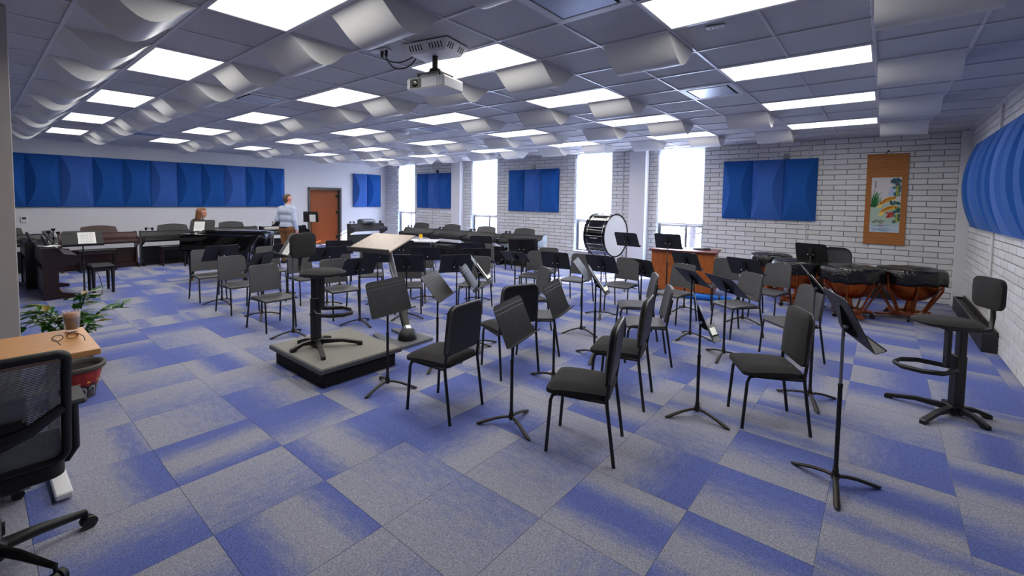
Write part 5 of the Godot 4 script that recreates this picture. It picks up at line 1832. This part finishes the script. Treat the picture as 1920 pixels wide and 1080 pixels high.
	for sx in [-1, 1]:
		for sz in [-1, 1]:
			m = MB.new()
			m.tube([Vector3(sx * 0.2 - 0.012, 0.028, sz * 0.18), Vector3(sx * 0.2 + 0.012, 0.028, sz * 0.18)], 0.028, 10)
			part("caster", m, M["satin_black"], t)
	# coffee, spoon and spectacles
	t = thing("coffee_glass", "double walled glass of milky coffee on the maple desk", "glass", Vector3(-4.135, 0.851, -0.415))
	m = MB.new()
	m.lathe([Vector2(0, 0.004), Vector2(0.030, 0.002), Vector2(0.034, 0.006), Vector2(0.047, 0.145), Vector2(0.0455, 0.146), Vector2(0.0415, 0.12), Vector2(0.031, 0.018), Vector2(0, 0.014)], 28)
	var gm := mat("clear_glass", Color(1, 1, 1, 0.08), 0.03)
	gm.transparency = BaseMaterial3D.TRANSPARENCY_ALPHA
	part("glass", m, gm, t)
	m = MB.new()
	m.lathe([Vector2(0, 0.016), Vector2(0.030, 0.018), Vector2(0.0385, 0.098), Vector2(0, 0.098)], 28)
	mat("coffee", Color(0.30, 0.14, 0.06), 0.3)
	part("coffee", m, M["coffee"], t)
	m = MB.new()
	m.lathe([Vector2(0.0385, 0.098), Vector2(0.041, 0.125), Vector2(0, 0.127)], 28)
	mat("milk_foam", Color(0.72, 0.52, 0.36), 0.7)
	part("foam", m, M["milk_foam"], t)
	m = MB.new()
	m.tube([Vector3(-0.07, 0.006, 0), Vector3(0.06, 0.008, 0)], 0.005, 6)
	single("wooden_stirrer", m, M["maple"], "thin wooden stirrer beside the coffee glass", "stirrer", Vector3(-4.05, 0.851, -0.41), 25)
	t = thing("spectacles", "dark rimmed spectacles lying on the maple desk beside the coffee", "spectacles", Vector3(-3.92, 0.851, -0.36), 100)
	for s in [-1, 1]:
		m = MB.new()
		var ring := []
		for k in 13: ring.append(Vector3(s * 0.034 + cos(TAU * k / 12.0) * 0.026, 0.021 + sin(TAU * k / 12.0) * 0.019, 0))
		m.tube(ring, 0.0025, 5, false)
		part("rim", m, M["satin_black"], t)
		m = MB.new()
		m.tube([Vector3(s * 0.06, 0.028, 0), Vector3(s * 0.062, 0.026, 0.09), Vector3(s * 0.056, 0.006, 0.13)], 0.0025, 5)
		part("temple", m, M["satin_black"], t)
	# potted plant
	t = thing("flower_pot", "painted clay pot with red and dark arches, standing on the carpet behind the desk", "pot", Vector3(-5.34, 0, -0.56))
	var pp := mat("pot_paint", Color.WHITE, 0.45)
	pp.albedo_texture = pot_picture()
	m = MB.new()
	for k in 32:
		var a := TAU * k / 32.0
		var b := TAU * (k + 1) / 32.0
		for e in [[0.11, 0.02, 0.165, 0.25, 1.0, 0.0]]:
			var p := Vector3(cos(a) * e[0], e[1], sin(a) * e[0])
			var q := Vector3(cos(b) * e[0], e[1], sin(b) * e[0])
			var r := Vector3(cos(b) * e[2], e[3], sin(b) * e[2])
			var s := Vector3(cos(a) * e[2], e[3], sin(a) * e[2])
			m.tri(q, p, s, Vector2((k + 1) / 32.0, 1), Vector2(k / 32.0, 1), Vector2(k / 32.0, 0))
			m.tri(q, s, r, Vector2((k + 1) / 32.0, 1), Vector2(k / 32.0, 0), Vector2((k + 1) / 32.0, 0))
	part("painted_body", m, pp, t)
	m = MB.new()
	m.lathe([Vector2(0.165, 0.25), Vector2(0.185, 0.255), Vector2(0.19, 0.285), Vector2(0.175, 0.295), Vector2(0.155, 0.285), Vector2(0.15, 0.25)], 32)
	mat("pot_rim", Color(0.30, 0.28, 0.26), 0.6)
	part("rim", m, M["pot_rim"], t)
	m = MB.new()
	m.lathe([Vector2(0.15, 0.25), Vector2(0.08, 0.258), Vector2(0, 0.26)], 24)
	part("soil", m, M["soil"], t)
	m = MB.new()
	m.lathe([Vector2(0, 0.0), Vector2(0.11, 0.0), Vector2(0.11, 0.02)], 24)
	part("foot_ring", m, M["pot_rim"], t)
	plant()

func plant():
	var t := thing("leafy_plant", "leafy green house plant spreading behind the maple desk, by the partition", "plant", Vector3(-6.1, 0, -0.62))
	var r := RandomNumberGenerator.new()
	r.seed = 15
	var m := MB.new()
	m.lathe([Vector2(0, 0), Vector2(0.12, 0.0), Vector2(0.16, 0.24), Vector2(0.14, 0.24), Vector2(0.13, 0.21), Vector2(0, 0.21)], 20)
	part("planter", m, M["satin_black"], t)
	for k in 13:
		var az := r.randf_range(-0.5, 3.6)
		var L := r.randf_range(0.25, 0.50)
		var d := Vector3(sin(az), 0, -cos(az))
		var tip := d * L * 0.85 + Vector3(0, 0.45 + r.randf_range(-0.05, 0.35), 0)
		var path := []
		for i in 8:
			var q := i / 7.0
			path.append(Vector3(0, 0.21, 0).lerp(tip, q) + Vector3(0, 0.22 * sin(q * PI * 0.8), 0))
		m = MB.new()
		m.tube(path, [0.008, 0.008, 0.007, 0.006, 0.006, 0.005, 0.004, 0.003], 5)
		var st := part("stem", m, M["leaf"], t)
		for i in range(2, 8):
			for s in [-1, 1]:
				var p: Vector3 = path[i]
				var side = d.cross(Vector3.UP) * s
				var dir = (side * 0.8 + d * 0.6 + Vector3(0, r.randf_range(-0.1, 0.55), 0)).normalized()
				m = MB.new()
				var l := r.randf_range(0.10, 0.16)
				var wv = dir.cross(Vector3.UP).normalized() * l * 0.26
				var nv = wv.cross(dir).normalized()
				var rows := [[0.0, 0.05], [0.2, 0.75], [0.45, 1.0], [0.75, 0.62], [1.0, 0.02]]
				m.sg = 1
				for e in rows.size() - 1:
					var a0 = p + dir * l * rows[e][0] - nv * 0.02 * rows[e][0]
					var a1 = p + dir * l * rows[e + 1][0] - nv * 0.03 * rows[e + 1][0]
					for g in [-1, 1]:
						var w0: Vector3 = wv * rows[e][1] * g + nv * 0.012 * rows[e][1]
						var w1: Vector3 = wv * rows[e + 1][1] * g + nv * 0.012 * rows[e + 1][1]
						m.out([a0, a0 + w0, a1 + w1, a1], nv)
				part("leaf", m, M["leaf"] if r.randf() > 0.08 else M["leaf_yellow"], st)

func office_chair():
	var t := thing("office_chair", "black office chair with a grey mesh back, cut by the left edge of the frame", "chair", Vector3(-3.10, 0, -0.02), -90)
	# faces +z of its own, that is -x in the room
	var m := MB.new()
	for k in 5:
		var a := TAU * k / 5.0 + CHAIR_SPIN
		var d := Vector3(cos(a), 0, sin(a))
		m = MB.new()
		m.tube([Vector3(0, 0.125, 0), d * 0.15 + Vector3(0, 0.115, 0), d * 0.335 + Vector3(0, 0.085, 0)], [0.034, 0.03, 0.019], 4, true, Vector2(0.8, 1.0))
		var arm := part("base_leg", m, M["mesh_frame"], t)
		m = MB.new()
		var s := Vector3(-d.z, 0, d.x)
		for q in [-1, 1]: m.tube([d * 0.345 + Vector3(0, 0.031, 0) + s * q * 0.006, d * 0.345 + Vector3(0, 0.031, 0) + s * q * 0.026], 0.031, 16)
		m.tube([d * 0.335 + Vector3(0, 0.09, 0), d * 0.338 + Vector3(0, 0.045, 0)], 0.010, 6)
		part("caster", m, M["mesh_frame"], arm)
	m = MB.new()
	m.lathe([Vector2(0.045, 0.07), Vector2(0.05, 0.14), Vector2(0.03, 0.15), Vector2(0.028, 0.28), Vector2(0.016, 0.28), Vector2(0.016, 0.42)], 16)
	part("gas_column", m, M["mesh_frame"], t)
	m = MB.new()
	m.box(Vector3(0, 0.44, 0.0), Vector3(0.2, 0.05, 0.3), 0.01)
	part("tilt_box", m, M["mesh_frame"], t)
	m = MB.new()
	var sf := func(u, v): return Vector3(u, 0.53 - 0.03 * pow(maxf(0.0, (v - 0.1) / 0.18), 2.0) + 0.012 * pow(u / 0.25, 2.0), v)
	var sb := func(u, v): return Vector3(u, 0.465 - 0.02 * pow(maxf(0.0, (v - 0.1) / 0.18), 2.0), v)
	m.shell(rrows(-0.23, 0.28, 0.23, 0.25, 0.06, 0.08, 5), 8, sf, sb)
	part("seat", m, M["charcoal_fabric"], t)
	# back: a bent frame with mesh stretched in it
	var zb := func(v): return -0.22 - 0.10 * smoothstep(0.50, 0.62, v) * 0.3 - 0.13 * maxf(0.0, v - 0.62) + 0.06 * sin((v - 0.5) * 5.0) * 0.4
	var W0 := 0.235
	var rows := rrows(0.545, 1.055, W0, W0 + 0.005, 0.05, 0.03, 8)
	var loop := []
	for q in rows: loop.append(Vector3(-q[1], q[0], zb.call(q[0])))
	var other := []
	for p in loop: other.append(Vector3(-p.x, p.y, p.z))
	other.reverse()
	loop.append_array(other)
	loop.append(loop[0])
	m = MB.new()
	m.tube(loop, 0.022, 8, false, Vector2(1.0, 0.85))
	part("back_frame", m, M["mesh_frame"], t)
	var mm := mat("chair_mesh", Color(1, 1, 1), 0.85)
	mm.albedo_texture = mesh_picture()
	mm.transparency = BaseMaterial3D.TRANSPARENCY_ALPHA
	m = MB.new()
	for j in rows.size() - 1:
		var a = rows[j]
		var b = rows[j + 1]
		var p := [Vector3(a[1], a[0], zb.call(a[0])), Vector3(a[2], a[0], zb.call(a[0])), Vector3(b[2], b[0], zb.call(b[0])), Vector3(b[1], b[0], zb.call(b[0]))]
		var u0 = (a[0] - 0.545) / 0.51
		var u1 = (b[0] - 0.545) / 0.51
		m.tri(p[0], p[1], p[2], Vector2(0, u0), Vector2(1, u0), Vector2(1, u1))
		m.tri(p[0], p[2], p[3], Vector2(0, u0), Vector2(1, u1), Vector2(0, u1))
	part("mesh_back", m, mm, t)
	m = MB.new()
	m.tube([Vector3(-0.225, 0.80, zb.call(0.80) - 0.015), Vector3(-0.12, 0.735, zb.call(0.73) - 0.045), Vector3(0, 0.70, zb.call(0.70) - 0.06), Vector3(0.12, 0.735, zb.call(0.73) - 0.045), Vector3(0.225, 0.80, zb.call(0.80) - 0.015)], [0.020, 0.026, 0.034, 0.026, 0.020], 8, true, Vector2(0.7, 1.1))
	part("lumbar_bar", m, M["mesh_frame"], t)
	m = MB.new()
	m.box(Vector3(0, 0.755, -0.275), Vector3(0.22, 0.075, 0.03), 0.012)
	part("lumbar_pad", m, M["satin_black"], t)
	m = MB.new()
	m.tube([Vector3(0, 0.70, zb.call(0.70) - 0.06), Vector3(0, 0.58, -0.32), Vector3(0, 0.47, -0.27), Vector3(0, 0.44, -0.10)], [0.03, 0.032, 0.034, 0.034], 8, true, Vector2(1.2, 0.8))
	part("spine", m, M["mesh_frame"], t)
	for s in [-1, 1]:
		m = MB.new()
		m.tube([Vector3(s * 0.10, 0.45, 0.0), Vector3(s * 0.26, 0.45, -0.01), Vector3(s * 0.285, 0.50, -0.02), Vector3(s * 0.285, 0.74, -0.02)], 0.022, 8, true, Vector2(1.0, 0.8))
		part("arm_post", m, M["mesh_frame"], t)
		m = MB.new()
		m.box(Vector3(s * 0.285, 0.75, 0.02), Vector3(0.085, 0.025, 0.25), 0.012)
		part("armrest", m, M["mesh_frame"], t)

const CHAIR_SPIN := 0.38

func projector():
	var t := thing("projector_mount", "white slotted ceiling plate with a black drop pole carrying the projector", "mount", Vector3(-3.10, CEIL, -2.66), 12)
	var m := MB.new()
	var g := [Vector3(-0.24, -0.002, 0.16), Vector3(0.24, -0.002, 0.16), Vector3(0.24, -0.002, -0.16), Vector3(-0.24, -0.002, -0.16)]
	var f := [Vector3(-0.19, -0.085, 0.115), Vector3(0.19, -0.085, 0.115), Vector3(0.19, -0.085, -0.115), Vector3(-0.19, -0.085, -0.115)]
	m.out(f, Vector3.DOWN)
	m.out(g, Vector3.UP)
	for i in 4: m.out([g[i], g[(i + 1) % 4], f[(i + 1) % 4], f[i]], g[i] + g[(i + 1) % 4])
	part("ceiling_plate", m, M["white_metal"], t)
	m = MB.new()
	for s in [-1, 1]:
		for k in 12:
			if k in [5, 6]: continue
			var x := -0.165 + k * 0.03
			m.box(Vector3(x, -0.043, s * 0.1392), Vector3(0.008, 0.05, 0.003), 0.0, Basis(Vector3.RIGHT, s * 0.49))
		for k in 8:
			if k in [3, 4]: continue
			m.box(Vector3(s * 0.2162, -0.043, -0.105 + k * 0.03), Vector3(0.003, 0.05, 0.008), 0.0, Basis(Vector3.BACK, -s * 0.53))
	part("vent_slot", m, M["dark_gap"], t)
	m = MB.new()
	m.tube([Vector3(0, -0.085, 0), Vector3(0, -0.20, 0)], 0.026, 14)
	part("pole", m, M["satin_black"], t)
	m = MB.new()
	m.lathe([Vector2(0.026, -0.19), Vector2(0.05, -0.20), Vector2(0.055, -0.225), Vector2(0.09, -0.24), Vector2(0.09, -0.25), Vector2(0, -0.25)], 14)
	m.box(Vector3(0, -0.253, 0), Vector3(0.26, 0.012, 0.20), 0.003)
	for s in [-1, 1]:
		for q in [-1, 1]: m.tube([Vector3(s * 0.11, -0.255, q * 0.08), Vector3(s * 0.12, -0.285, q * 0.095)], 0.007, 6)
	part("spider_bracket", m, M["satin_black"], t)
	t = thing("projector", "white video projector hanging from the ceiling mount", "projector", Vector3(-3.10, CEIL - 0.345, -2.66), 12)
	m = MB.new()
	m.box(Vector3(0, 0, 0), Vector3(0.40, 0.105, 0.30), 0.014)
	part("body", m, M["white_metal"], t)
	m = MB.new()
	m.box(Vector3(-0.095, 0.0, 0.150), Vector3(0.12, 0.075, 0.006), 0.002)
	part("lens_bay", m, M["satin_black"], t)
	m = MB.new()
	m.tube([Vector3(-0.10, 0.0, 0.14), Vector3(-0.10, 0.0, 0.158), Vector3(-0.10, 0.0, 0.1585)], [0.032, 0.030, 0.02], 16)
	part("lens", m, M["gloss_black"], t)
	m = MB.new()
	for k in 4: m.box(Vector3(-0.2005, 0.0, 0.06 - k * 0.042), Vector3(0.004, 0.06, 0.032), 0.001)
	for k in 3: m.box(Vector3(0.13 + k * 0.022, -0.002, 0.1505), Vector3(0.014, 0.07, 0.004), 0.001)
	part("grille", m, M["silver_plastic"], t)
	m = MB.new()
	m.box(Vector3(0.06, 0.0, 0.1505), Vector3(0.035, 0.007, 0.002))
	part("brand_mark", m, M["silver_plastic"], t)
	m = MB.new()
	m.tube([Vector3(-0.20, -0.01, -0.09), Vector3(-0.235, -0.01, -0.09)], 0.010, 8)
	part("plug", m, M["satin_black"], t)
	t = thing("ceiling_outlet", "small white outlet plate on the ceiling left of the projector", "outlet", Vector3(-3.60, CEIL + 0.01, -2.44), 12)
	m = MB.new(); m.box(Vector3(0, -0.008, 0), Vector3(0.20, 0.014, 0.09), 0.004)
	part("plate", m, M["white_metal"], t)
	for k in 2:
		m = MB.new(); m.tube([Vector3(0.02 + k * 0.05, -0.014, 0), Vector3(0.02 + k * 0.05, -0.06, 0.0), Vector3(0.02 + k * 0.05, -0.075, 0)], [0.016, 0.014, 0.006], 8)
		part("plug", m, M["satin_black"], t)
	for k in 2:
		m = MB.new()
		var path := []
		for i in 13:
			var q := i / 12.0
			path.append(Vector3(-3.57 + 0.05 * k, 3.04, -2.45).lerp(Vector3(-3.30, 3.04 - 0.01 * k, -2.58), q) + Vector3(0, -sin(q * PI) * (0.045 + 0.06 * k), 0.03 * sin(q * 5.0) * k))
		m.tube(path, 0.0055, 6)
		single("projector_cable", m, M["wire"], ["straighter black cable from the ceiling outlet to the projector", "lower sagging black cable from the ceiling outlet to the projector"][k], "cable")

# ---------------------------------------------------------------- people
# one smooth skin round tapered bones [a, b, radius at a, radius at b], meshed as surface nets
func net(bones: Array, cell: float, k: float) -> ArrayMesh:
	var lo := Vector3.ONE * 1e9
	var hi := -lo
	for b in bones:
		var r: float = maxf(b[2], b[3]) + k + cell * 2.0
		for e in [b[0], b[1]]:
			lo = lo.min(e - Vector3.ONE * r); hi = hi.max(e + Vector3.ONE * r)
	var n := Vector3i(((hi - lo) / cell).ceil()) + Vector3i.ONE
	var F := PackedFloat32Array()
	F.resize(n.x * n.y * n.z)
	F.fill(9.0)
	for b in bones:
		var a: Vector3 = b[0]
		var ab: Vector3 = b[1] - a
		var l2 := maxf(ab.length_squared(), 1e-9)
		var r := maxf(b[2], b[3]) + k + cell * 2.0
		var p0 := Vector3i(((a.min(b[1]) - Vector3.ONE * r - lo) / cell).floor()).clamp(Vector3i.ZERO, n - Vector3i.ONE)
		var p1 := Vector3i(((a.max(b[1]) + Vector3.ONE * r - lo) / cell).ceil()).clamp(Vector3i.ZERO, n - Vector3i.ONE)
		for z in range(p0.z, p1.z + 1):
			for y in range(p0.y, p1.y + 1):
				var at := (z * n.y + y) * n.x
				for x in range(p0.x, p1.x + 1):
					var p := lo + Vector3(x, y, z) * cell - a
					var t := clampf(p.dot(ab) / l2, 0.0, 1.0)
					var d := (p - ab * t).length() - lerpf(b[2], b[3], t)
					var old := F[at + x]
					var h := maxf(k - absf(old - d), 0.0) / k
					F[at + x] = minf(old, d) - h * h * k * 0.25
	var V := PackedVector3Array()
	var idx := PackedInt32Array()
	idx.resize(F.size())
	idx.fill(-1)
	var off := [0, 1, n.x, n.x + 1, n.x * n.y, n.x * n.y + 1, n.x * n.y + n.x, n.x * n.y + n.x + 1]
	var cor := [Vector3(0, 0, 0), Vector3(1, 0, 0), Vector3(0, 1, 0), Vector3(1, 1, 0), Vector3(0, 0, 1), Vector3(1, 0, 1), Vector3(0, 1, 1), Vector3(1, 1, 1)]
	var edges := [[0, 1], [2, 3], [4, 5], [6, 7], [0, 2], [1, 3], [4, 6], [5, 7], [0, 4], [1, 5], [2, 6], [3, 7]]
	for z in n.z - 1:
		for y in n.y - 1:
			for x in n.x - 1:
				var at := (z * n.y + y) * n.x + x
				var f0 := F[at]
				if f0 > 2.0 * cell or f0 < -2.0 * cell: continue
				var sum := Vector3.ZERO
				var c := 0
				for e in edges:
					var fa := F[at + off[e[0]]]
					var fb := F[at + off[e[1]]]
					if (fa < 0) != (fb < 0):
						sum += cor[e[0]].lerp(cor[e[1]], fa / (fa - fb)); c += 1
				if c:
					idx[at] = V.size()
					V.append(lo + (Vector3(x, y, z) + sum / c) * cell)
	var m := MB.new()
	m.sg = 1
	var st := [1, n.x, n.x * n.y]
	for z in range(1, n.z - 1):
		for y in range(1, n.y - 1):
			for x in range(1, n.x - 1):
				var at := (z * n.y + y) * n.x + x
				for ax in 3:
					var fa := F[at]
					var fb := F[at + st[ax]]
					if (fa < 0) == (fb < 0): continue
					var u: int = st[(ax + 1) % 3]
					var w: int = st[(ax + 2) % 3]
					var q := [idx[at - u - w], idx[at - w], idx[at], idx[at - u]]
					if q.min() < 0: continue
					var o := Vector3.ZERO
					o[ax] = 1.0 if fa < 0 else -1.0
					m.out([V[q[0]], V[q[1]], V[q[2]], V[q[3]]], o)
	return m.done()

func hand_bones(wrist: Vector3, dir: Vector3, palm: Vector3, s: float) -> Array:   # palm, four fingers, thumb
	dir = dir.normalized()
	var side := dir.cross(palm).normalized()
	palm = side.cross(dir).normalized()
	var o := []
	var kn := wrist + dir * 0.085 * s
	o.append([wrist, kn, 0.026 * s, 0.030 * s])
	o.append([wrist + side * 0.012 * s, kn + side * 0.022 * s, 0.02 * s, 0.018 * s])
	o.append([wrist - side * 0.012 * s, kn - side * 0.022 * s, 0.02 * s, 0.018 * s])
	var lens := [0.068, 0.078, 0.072, 0.056]
	for i in 4:
		var b := kn + side * (0.028 - 0.0187 * i) * s
		var c: Vector3 = b + (dir * 0.86 + palm * 0.35) * lens[i] * 0.52 * s
		var e: Vector3 = c + (dir * 0.6 + palm * 0.72) * lens[i] * 0.48 * s
		o.append([b, c, 0.0095 * s, 0.009 * s])
		o.append([c, e, 0.009 * s, 0.0075 * s])
	var tb := wrist + side * 0.024 * s + dir * 0.025 * s
	o.append([tb, tb + (side * 0.55 + dir * 0.75 + palm * 0.3) * 0.045 * s, 0.012 * s, 0.010 * s])
	o.append([tb + (side * 0.55 + dir * 0.75 + palm * 0.3) * 0.045 * s, tb + (side * 0.6 + dir * 1.35 + palm * 0.6) * 0.05 * s, 0.010 * s, 0.008 * s])
	return o

func head_bones(c: Vector3, fwd: Vector3, up: Vector3) -> Array:   # c: middle of the skull
	fwd = fwd.normalized()
	var rt := fwd.cross(up).normalized()
	up = rt.cross(fwd).normalized()
	var o := [[c - fwd * 0.02 + up * 0.015, c + fwd * 0.02 + up * 0.02, 0.086, 0.080], [c + fwd * 0.035 - up * 0.02, c + fwd * 0.045 - up * 0.085, 0.060, 0.044], [c + fwd * 0.02 - up * 0.07, c + fwd * 0.06 - up * 0.105, 0.045, 0.026]]
	o.append([c + fwd * 0.095 - up * 0.0, c + fwd * 0.113 - up * 0.038, 0.008, 0.014])
	o.append([c + fwd * 0.086 + up * 0.018 - rt * 0.034, c + fwd * 0.086 + up * 0.018 + rt * 0.034, 0.012, 0.012])
	o.append([c + fwd * 0.088 - up * 0.066 - rt * 0.018, c + fwd * 0.088 - up * 0.066 + rt * 0.018, 0.010, 0.010])
	for s in [-1, 1]:
		o.append([c + rt * s * 0.083 + up * 0.012, c + rt * s * 0.087 - up * 0.028 + fwd * 0.004, 0.013, 0.009])
	return o

func grown(b: Array, d: float) -> Array:
	var o := []
	for e in b: o.append([e[0], e[1], e[2] + d, e[3] + d])
	return o

func face(t: Node3D, c: Vector3, fwd: Vector3, up: Vector3):
	fwd = fwd.normalized()
	var rt := fwd.cross(up).normalized()
	for s in [-1, 1]:
		var m := MB.new()
		m.lathe([Vector2(0, -0.009), Vector2(0.008, -0.005), Vector2(0.010, 0), Vector2(0.008, 0.005), Vector2(0, 0.009)], 8, Transform3D(Basis(), c + fwd * 0.090 + rt * s * 0.033 + up * 0.0))
		part("eye", m, M["satin_black"], t)
	var m := MB.new()
	m.tube([c + fwd * 0.097 - up * 0.068 - rt * 0.022, c + fwd * 0.101 - up * 0.068, c + fwd * 0.097 - up * 0.068 + rt * 0.022], 0.005, 6)
	mat("lips", Color(0.62, 0.30, 0.28), 0.5)
	part("lips", m, M["lips"], t)

func people():
	# the standing man, seen from behind; local: faces +z, his left is +x
	var t := thing("person", "standing person seen from behind in a pale blue shirt and khaki trousers beside the doorway", "person", Vector3(-12.22, 0, -5.40), 205)
	var hip := [[Vector3(-0.09, 0.93, 0), Vector3(0.09, 0.93, 0), 0.125, 0.125]]
	var legs := []
	for s in [-1, 1]:
		legs.append([Vector3(s * 0.095, 0.90, 0), Vector3(s * 0.105, 0.50, 0.02), 0.098, 0.066])
		legs.append([Vector3(s * 0.105, 0.50, 0.02), Vector3(s * 0.11, 0.09, -0.02), 0.066, 0.044])
	var feet := []
	for s in [-1, 1]: feet.append([Vector3(s * 0.11, 0.05, -0.05), Vector3(s * 0.125, 0.038, 0.15), 0.048, 0.036])
	var torso := [[Vector3(-0.075, 1.02, 0.005), Vector3(0.075, 1.02, 0.005), 0.118, 0.118], [Vector3(-0.08, 1.2, 0.0), Vector3(0.08, 1.2, 0.0), 0.118, 0.118], [Vector3(-0.115, 1.38, -0.01), Vector3(0.115, 1.38, -0.01), 0.105, 0.105], [Vector3(-0.165, 1.46, -0.005), Vector3(0.165, 1.46, -0.005), 0.062, 0.062]]
	var neck := [[Vector3(0, 1.45, 0), Vector3(0, 1.60, 0.015), 0.060, 0.056]]
	var arms := [
		[Vector3(-0.195, 1.44, 0), Vector3(-0.245, 1.16, -0.03), 0.060, 0.048], [Vector3(-0.245, 1.16, -0.03), Vector3(-0.265, 0.92, 0.03), 0.047, 0.036],
		[Vector3(0.195, 1.44, 0), Vector3(0.275, 1.17, -0.04), 0.060, 0.048], [Vector3(0.275, 1.17, -0.04), Vector3(0.14, 1.08, 0.19), 0.047, 0.036]]
	var hc := Vector3(0, 1.725, 0.02)
	var hf := Vector3(-0.35, 0, 1)
	var hand := hand_bones(Vector3(-0.265, 0.92, 0.03), Vector3(-0.02, -1, 0.1), Vector3(1, 0, 0.2), 1.0)
	var hand2 := hand_bones(Vector3(0.14, 1.08, 0.19), Vector3(-0.8, -0.1, 0.5), Vector3(0, -1, 0), 1.0)
	var body := part("body", net(hip + legs + feet + torso + neck + arms + head_bones(hc, hf, Vector3.UP) + hand + hand2, 0.013, 0.022), M["skin"], t)
	part("shirt", net(grown(torso + arms, 0.014) + [[Vector3(0, 1.47, 0), Vector3(0, 1.525, 0.0), 0.072, 0.068], [Vector3(-0.07, 0.985, 0.0), Vector3(0.07, 0.985, 0.0), 0.135, 0.135]], 0.014, 0.03), M["shirt"], t)
	part("trousers", net(grown(hip + legs, 0.016), 0.015, 0.03), M["khaki"], t)
	var m := MB.new()
	var ring := []
	for k in 21: ring.append(Vector3(cos(TAU * k / 20.0) * 0.205, 0.965, sin(TAU * k / 20.0) * 0.152))
	m.tube(ring, 0.019, 6, false, Vector2(0.5, 1.0))
	part("belt", m, M["belt"], t)
	part("shoes", net(grown(feet, 0.008), 0.014, 0.02), M["belt"], t)
	part("hair", net([[hc + Vector3(0.012, 0.03, -0.035), hc + Vector3(0.0, 0.055, 0.02), 0.084, 0.072], [hc + Vector3(0.015, -0.03, -0.045), hc + Vector3(0.015, -0.07, -0.045), 0.064, 0.052]], 0.011, 0.03), M["hair_grey"], t)
	face(t, hc, hf, Vector3.UP)
	# the seated woman, turned to the right of the picture; local: faces +z, her left is +x
	t = thing("person", "seated person with long blond hair in a maroon cardigan, facing right, behind a music stand", "person", Vector3(-13.42, 0, -3.66), 142)
	var hips := [[Vector3(-0.09, 0.60, -0.02), Vector3(0.09, 0.60, -0.02), 0.125, 0.125]]
	var thighs := []
	for s in [-1, 1]:
		thighs.append([Vector3(s * 0.10, 0.585, 0.0), Vector3(s * 0.12, 0.555, 0.40), 0.095, 0.068])
		thighs.append([Vector3(s * 0.12, 0.555, 0.40), Vector3(s * 0.12, 0.10, 0.38), 0.066, 0.044])
	var shoes := []
	for s in [-1, 1]: shoes.append([Vector3(s * 0.12, 0.045, 0.34), Vector3(s * 0.125, 0.036, 0.50), 0.042, 0.032])
	var tor := [[Vector3(-0.07, 0.72, 0.0), Vector3(0.07, 0.72, 0.0), 0.112, 0.112], [Vector3(-0.065, 0.88, 0.03), Vector3(0.065, 0.88, 0.03), 0.105, 0.105], [Vector3(-0.09, 1.04, 0.05), Vector3(0.09, 1.04, 0.05), 0.098, 0.098], [Vector3(-0.13, 1.12, 0.06), Vector3(0.13, 1.12, 0.06), 0.060, 0.060]]
	var nk := [[Vector3(0, 1.12, 0.07), Vector3(0, 1.25, 0.12), 0.052, 0.048]]
	var ar := [
		[Vector3(-0.165, 1.10, 0.06), Vector3(-0.225, 0.84, 0.05), 0.053, 0.043], [Vector3(-0.225, 0.84, 0.05), Vector3(-0.16, 0.68, 0.25), 0.042, 0.032],
		[Vector3(0.165, 1.10, 0.06), Vector3(0.24, 0.86, 0.10), 0.053, 0.043], [Vector3(0.24, 0.86, 0.10), Vector3(0.16, 0.74, 0.32), 0.042, 0.032]]
	hc = Vector3(0, 1.345, 0.145)
	hf = Vector3(-0.1, -0.05, 1)
	hand = hand_bones(Vector3(-0.16, 0.68, 0.25), Vector3(0.2, -0.5, 1), Vector3(0.2, -1, -0.3), 0.92)
	hand2 = hand_bones(Vector3(0.16, 0.74, 0.32), Vector3(-0.3, -0.4, 1), Vector3(0, -1, -0.3), 0.92)
	part("body", net(hips + thighs + shoes + tor + nk + ar + head_bones(hc, hf, Vector3.UP) + hand + hand2, 0.013, 0.022), M["skin"], t)
	part("grey_top", net(grown(tor.slice(0, 2) + [ar[1], ar[3]], 0.012) + [[Vector3(-0.08, 0.66, -0.01), Vector3(0.08, 0.66, -0.01), 0.135, 0.135], [Vector3(0, 1.13, 0.08), Vector3(0, 1.17, 0.10), 0.075, 0.064]], 0.014, 0.03), M["grey_knit"], t)
	part("cardigan", net(grown(tor.slice(1) + [ar[0], ar[2]], 0.022), 0.014, 0.035), M["maroon_knit"], t)
	m = MB.new()
	ring = []
	for k in 25: ring.append(Vector3(cos(TAU * k / 24.0) * 0.205, 0.905, 0.03 + sin(TAU * k / 24.0) * 0.132))
	m.tube(ring, 0.012, 5, false)
	part("cardigan_stripe", m, M["grey_knit"], t)
	part("trousers", net(grown(hips + thighs, 0.014), 0.015, 0.03), M["dark_trousers"], t)
	part("shoes", net(grown(shoes, 0.008), 0.014, 0.02), M["satin_black"], t)
	part("hair", net([[hc + Vector3(0, 0.035, -0.04), hc + Vector3(0, 0.055, 0.03), 0.086, 0.068], [hc + Vector3(0, 0.0, -0.055), hc + Vector3(0, -0.20, -0.10), 0.078, 0.062], [hc + Vector3(-0.055, 0.01, -0.02), hc + Vector3(-0.075, -0.17, -0.05), 0.05, 0.034], [hc + Vector3(0.055, 0.01, -0.02), hc + Vector3(0.075, -0.17, -0.05), 0.05, 0.034]], 0.011, 0.03), M["hair_blond"], t)
	face(t, hc, hf, Vector3.UP)

func _ready():
	set_camera()
	lighting()
	rng.seed = 7
	materials()
	walls()
	doorway()
	outdoors()
	wall_things()
	fittings()
	chairs()
	stands()
	podium()
	pianos()
	drums()
	desks()
	office_chair()
	projector()
	people()
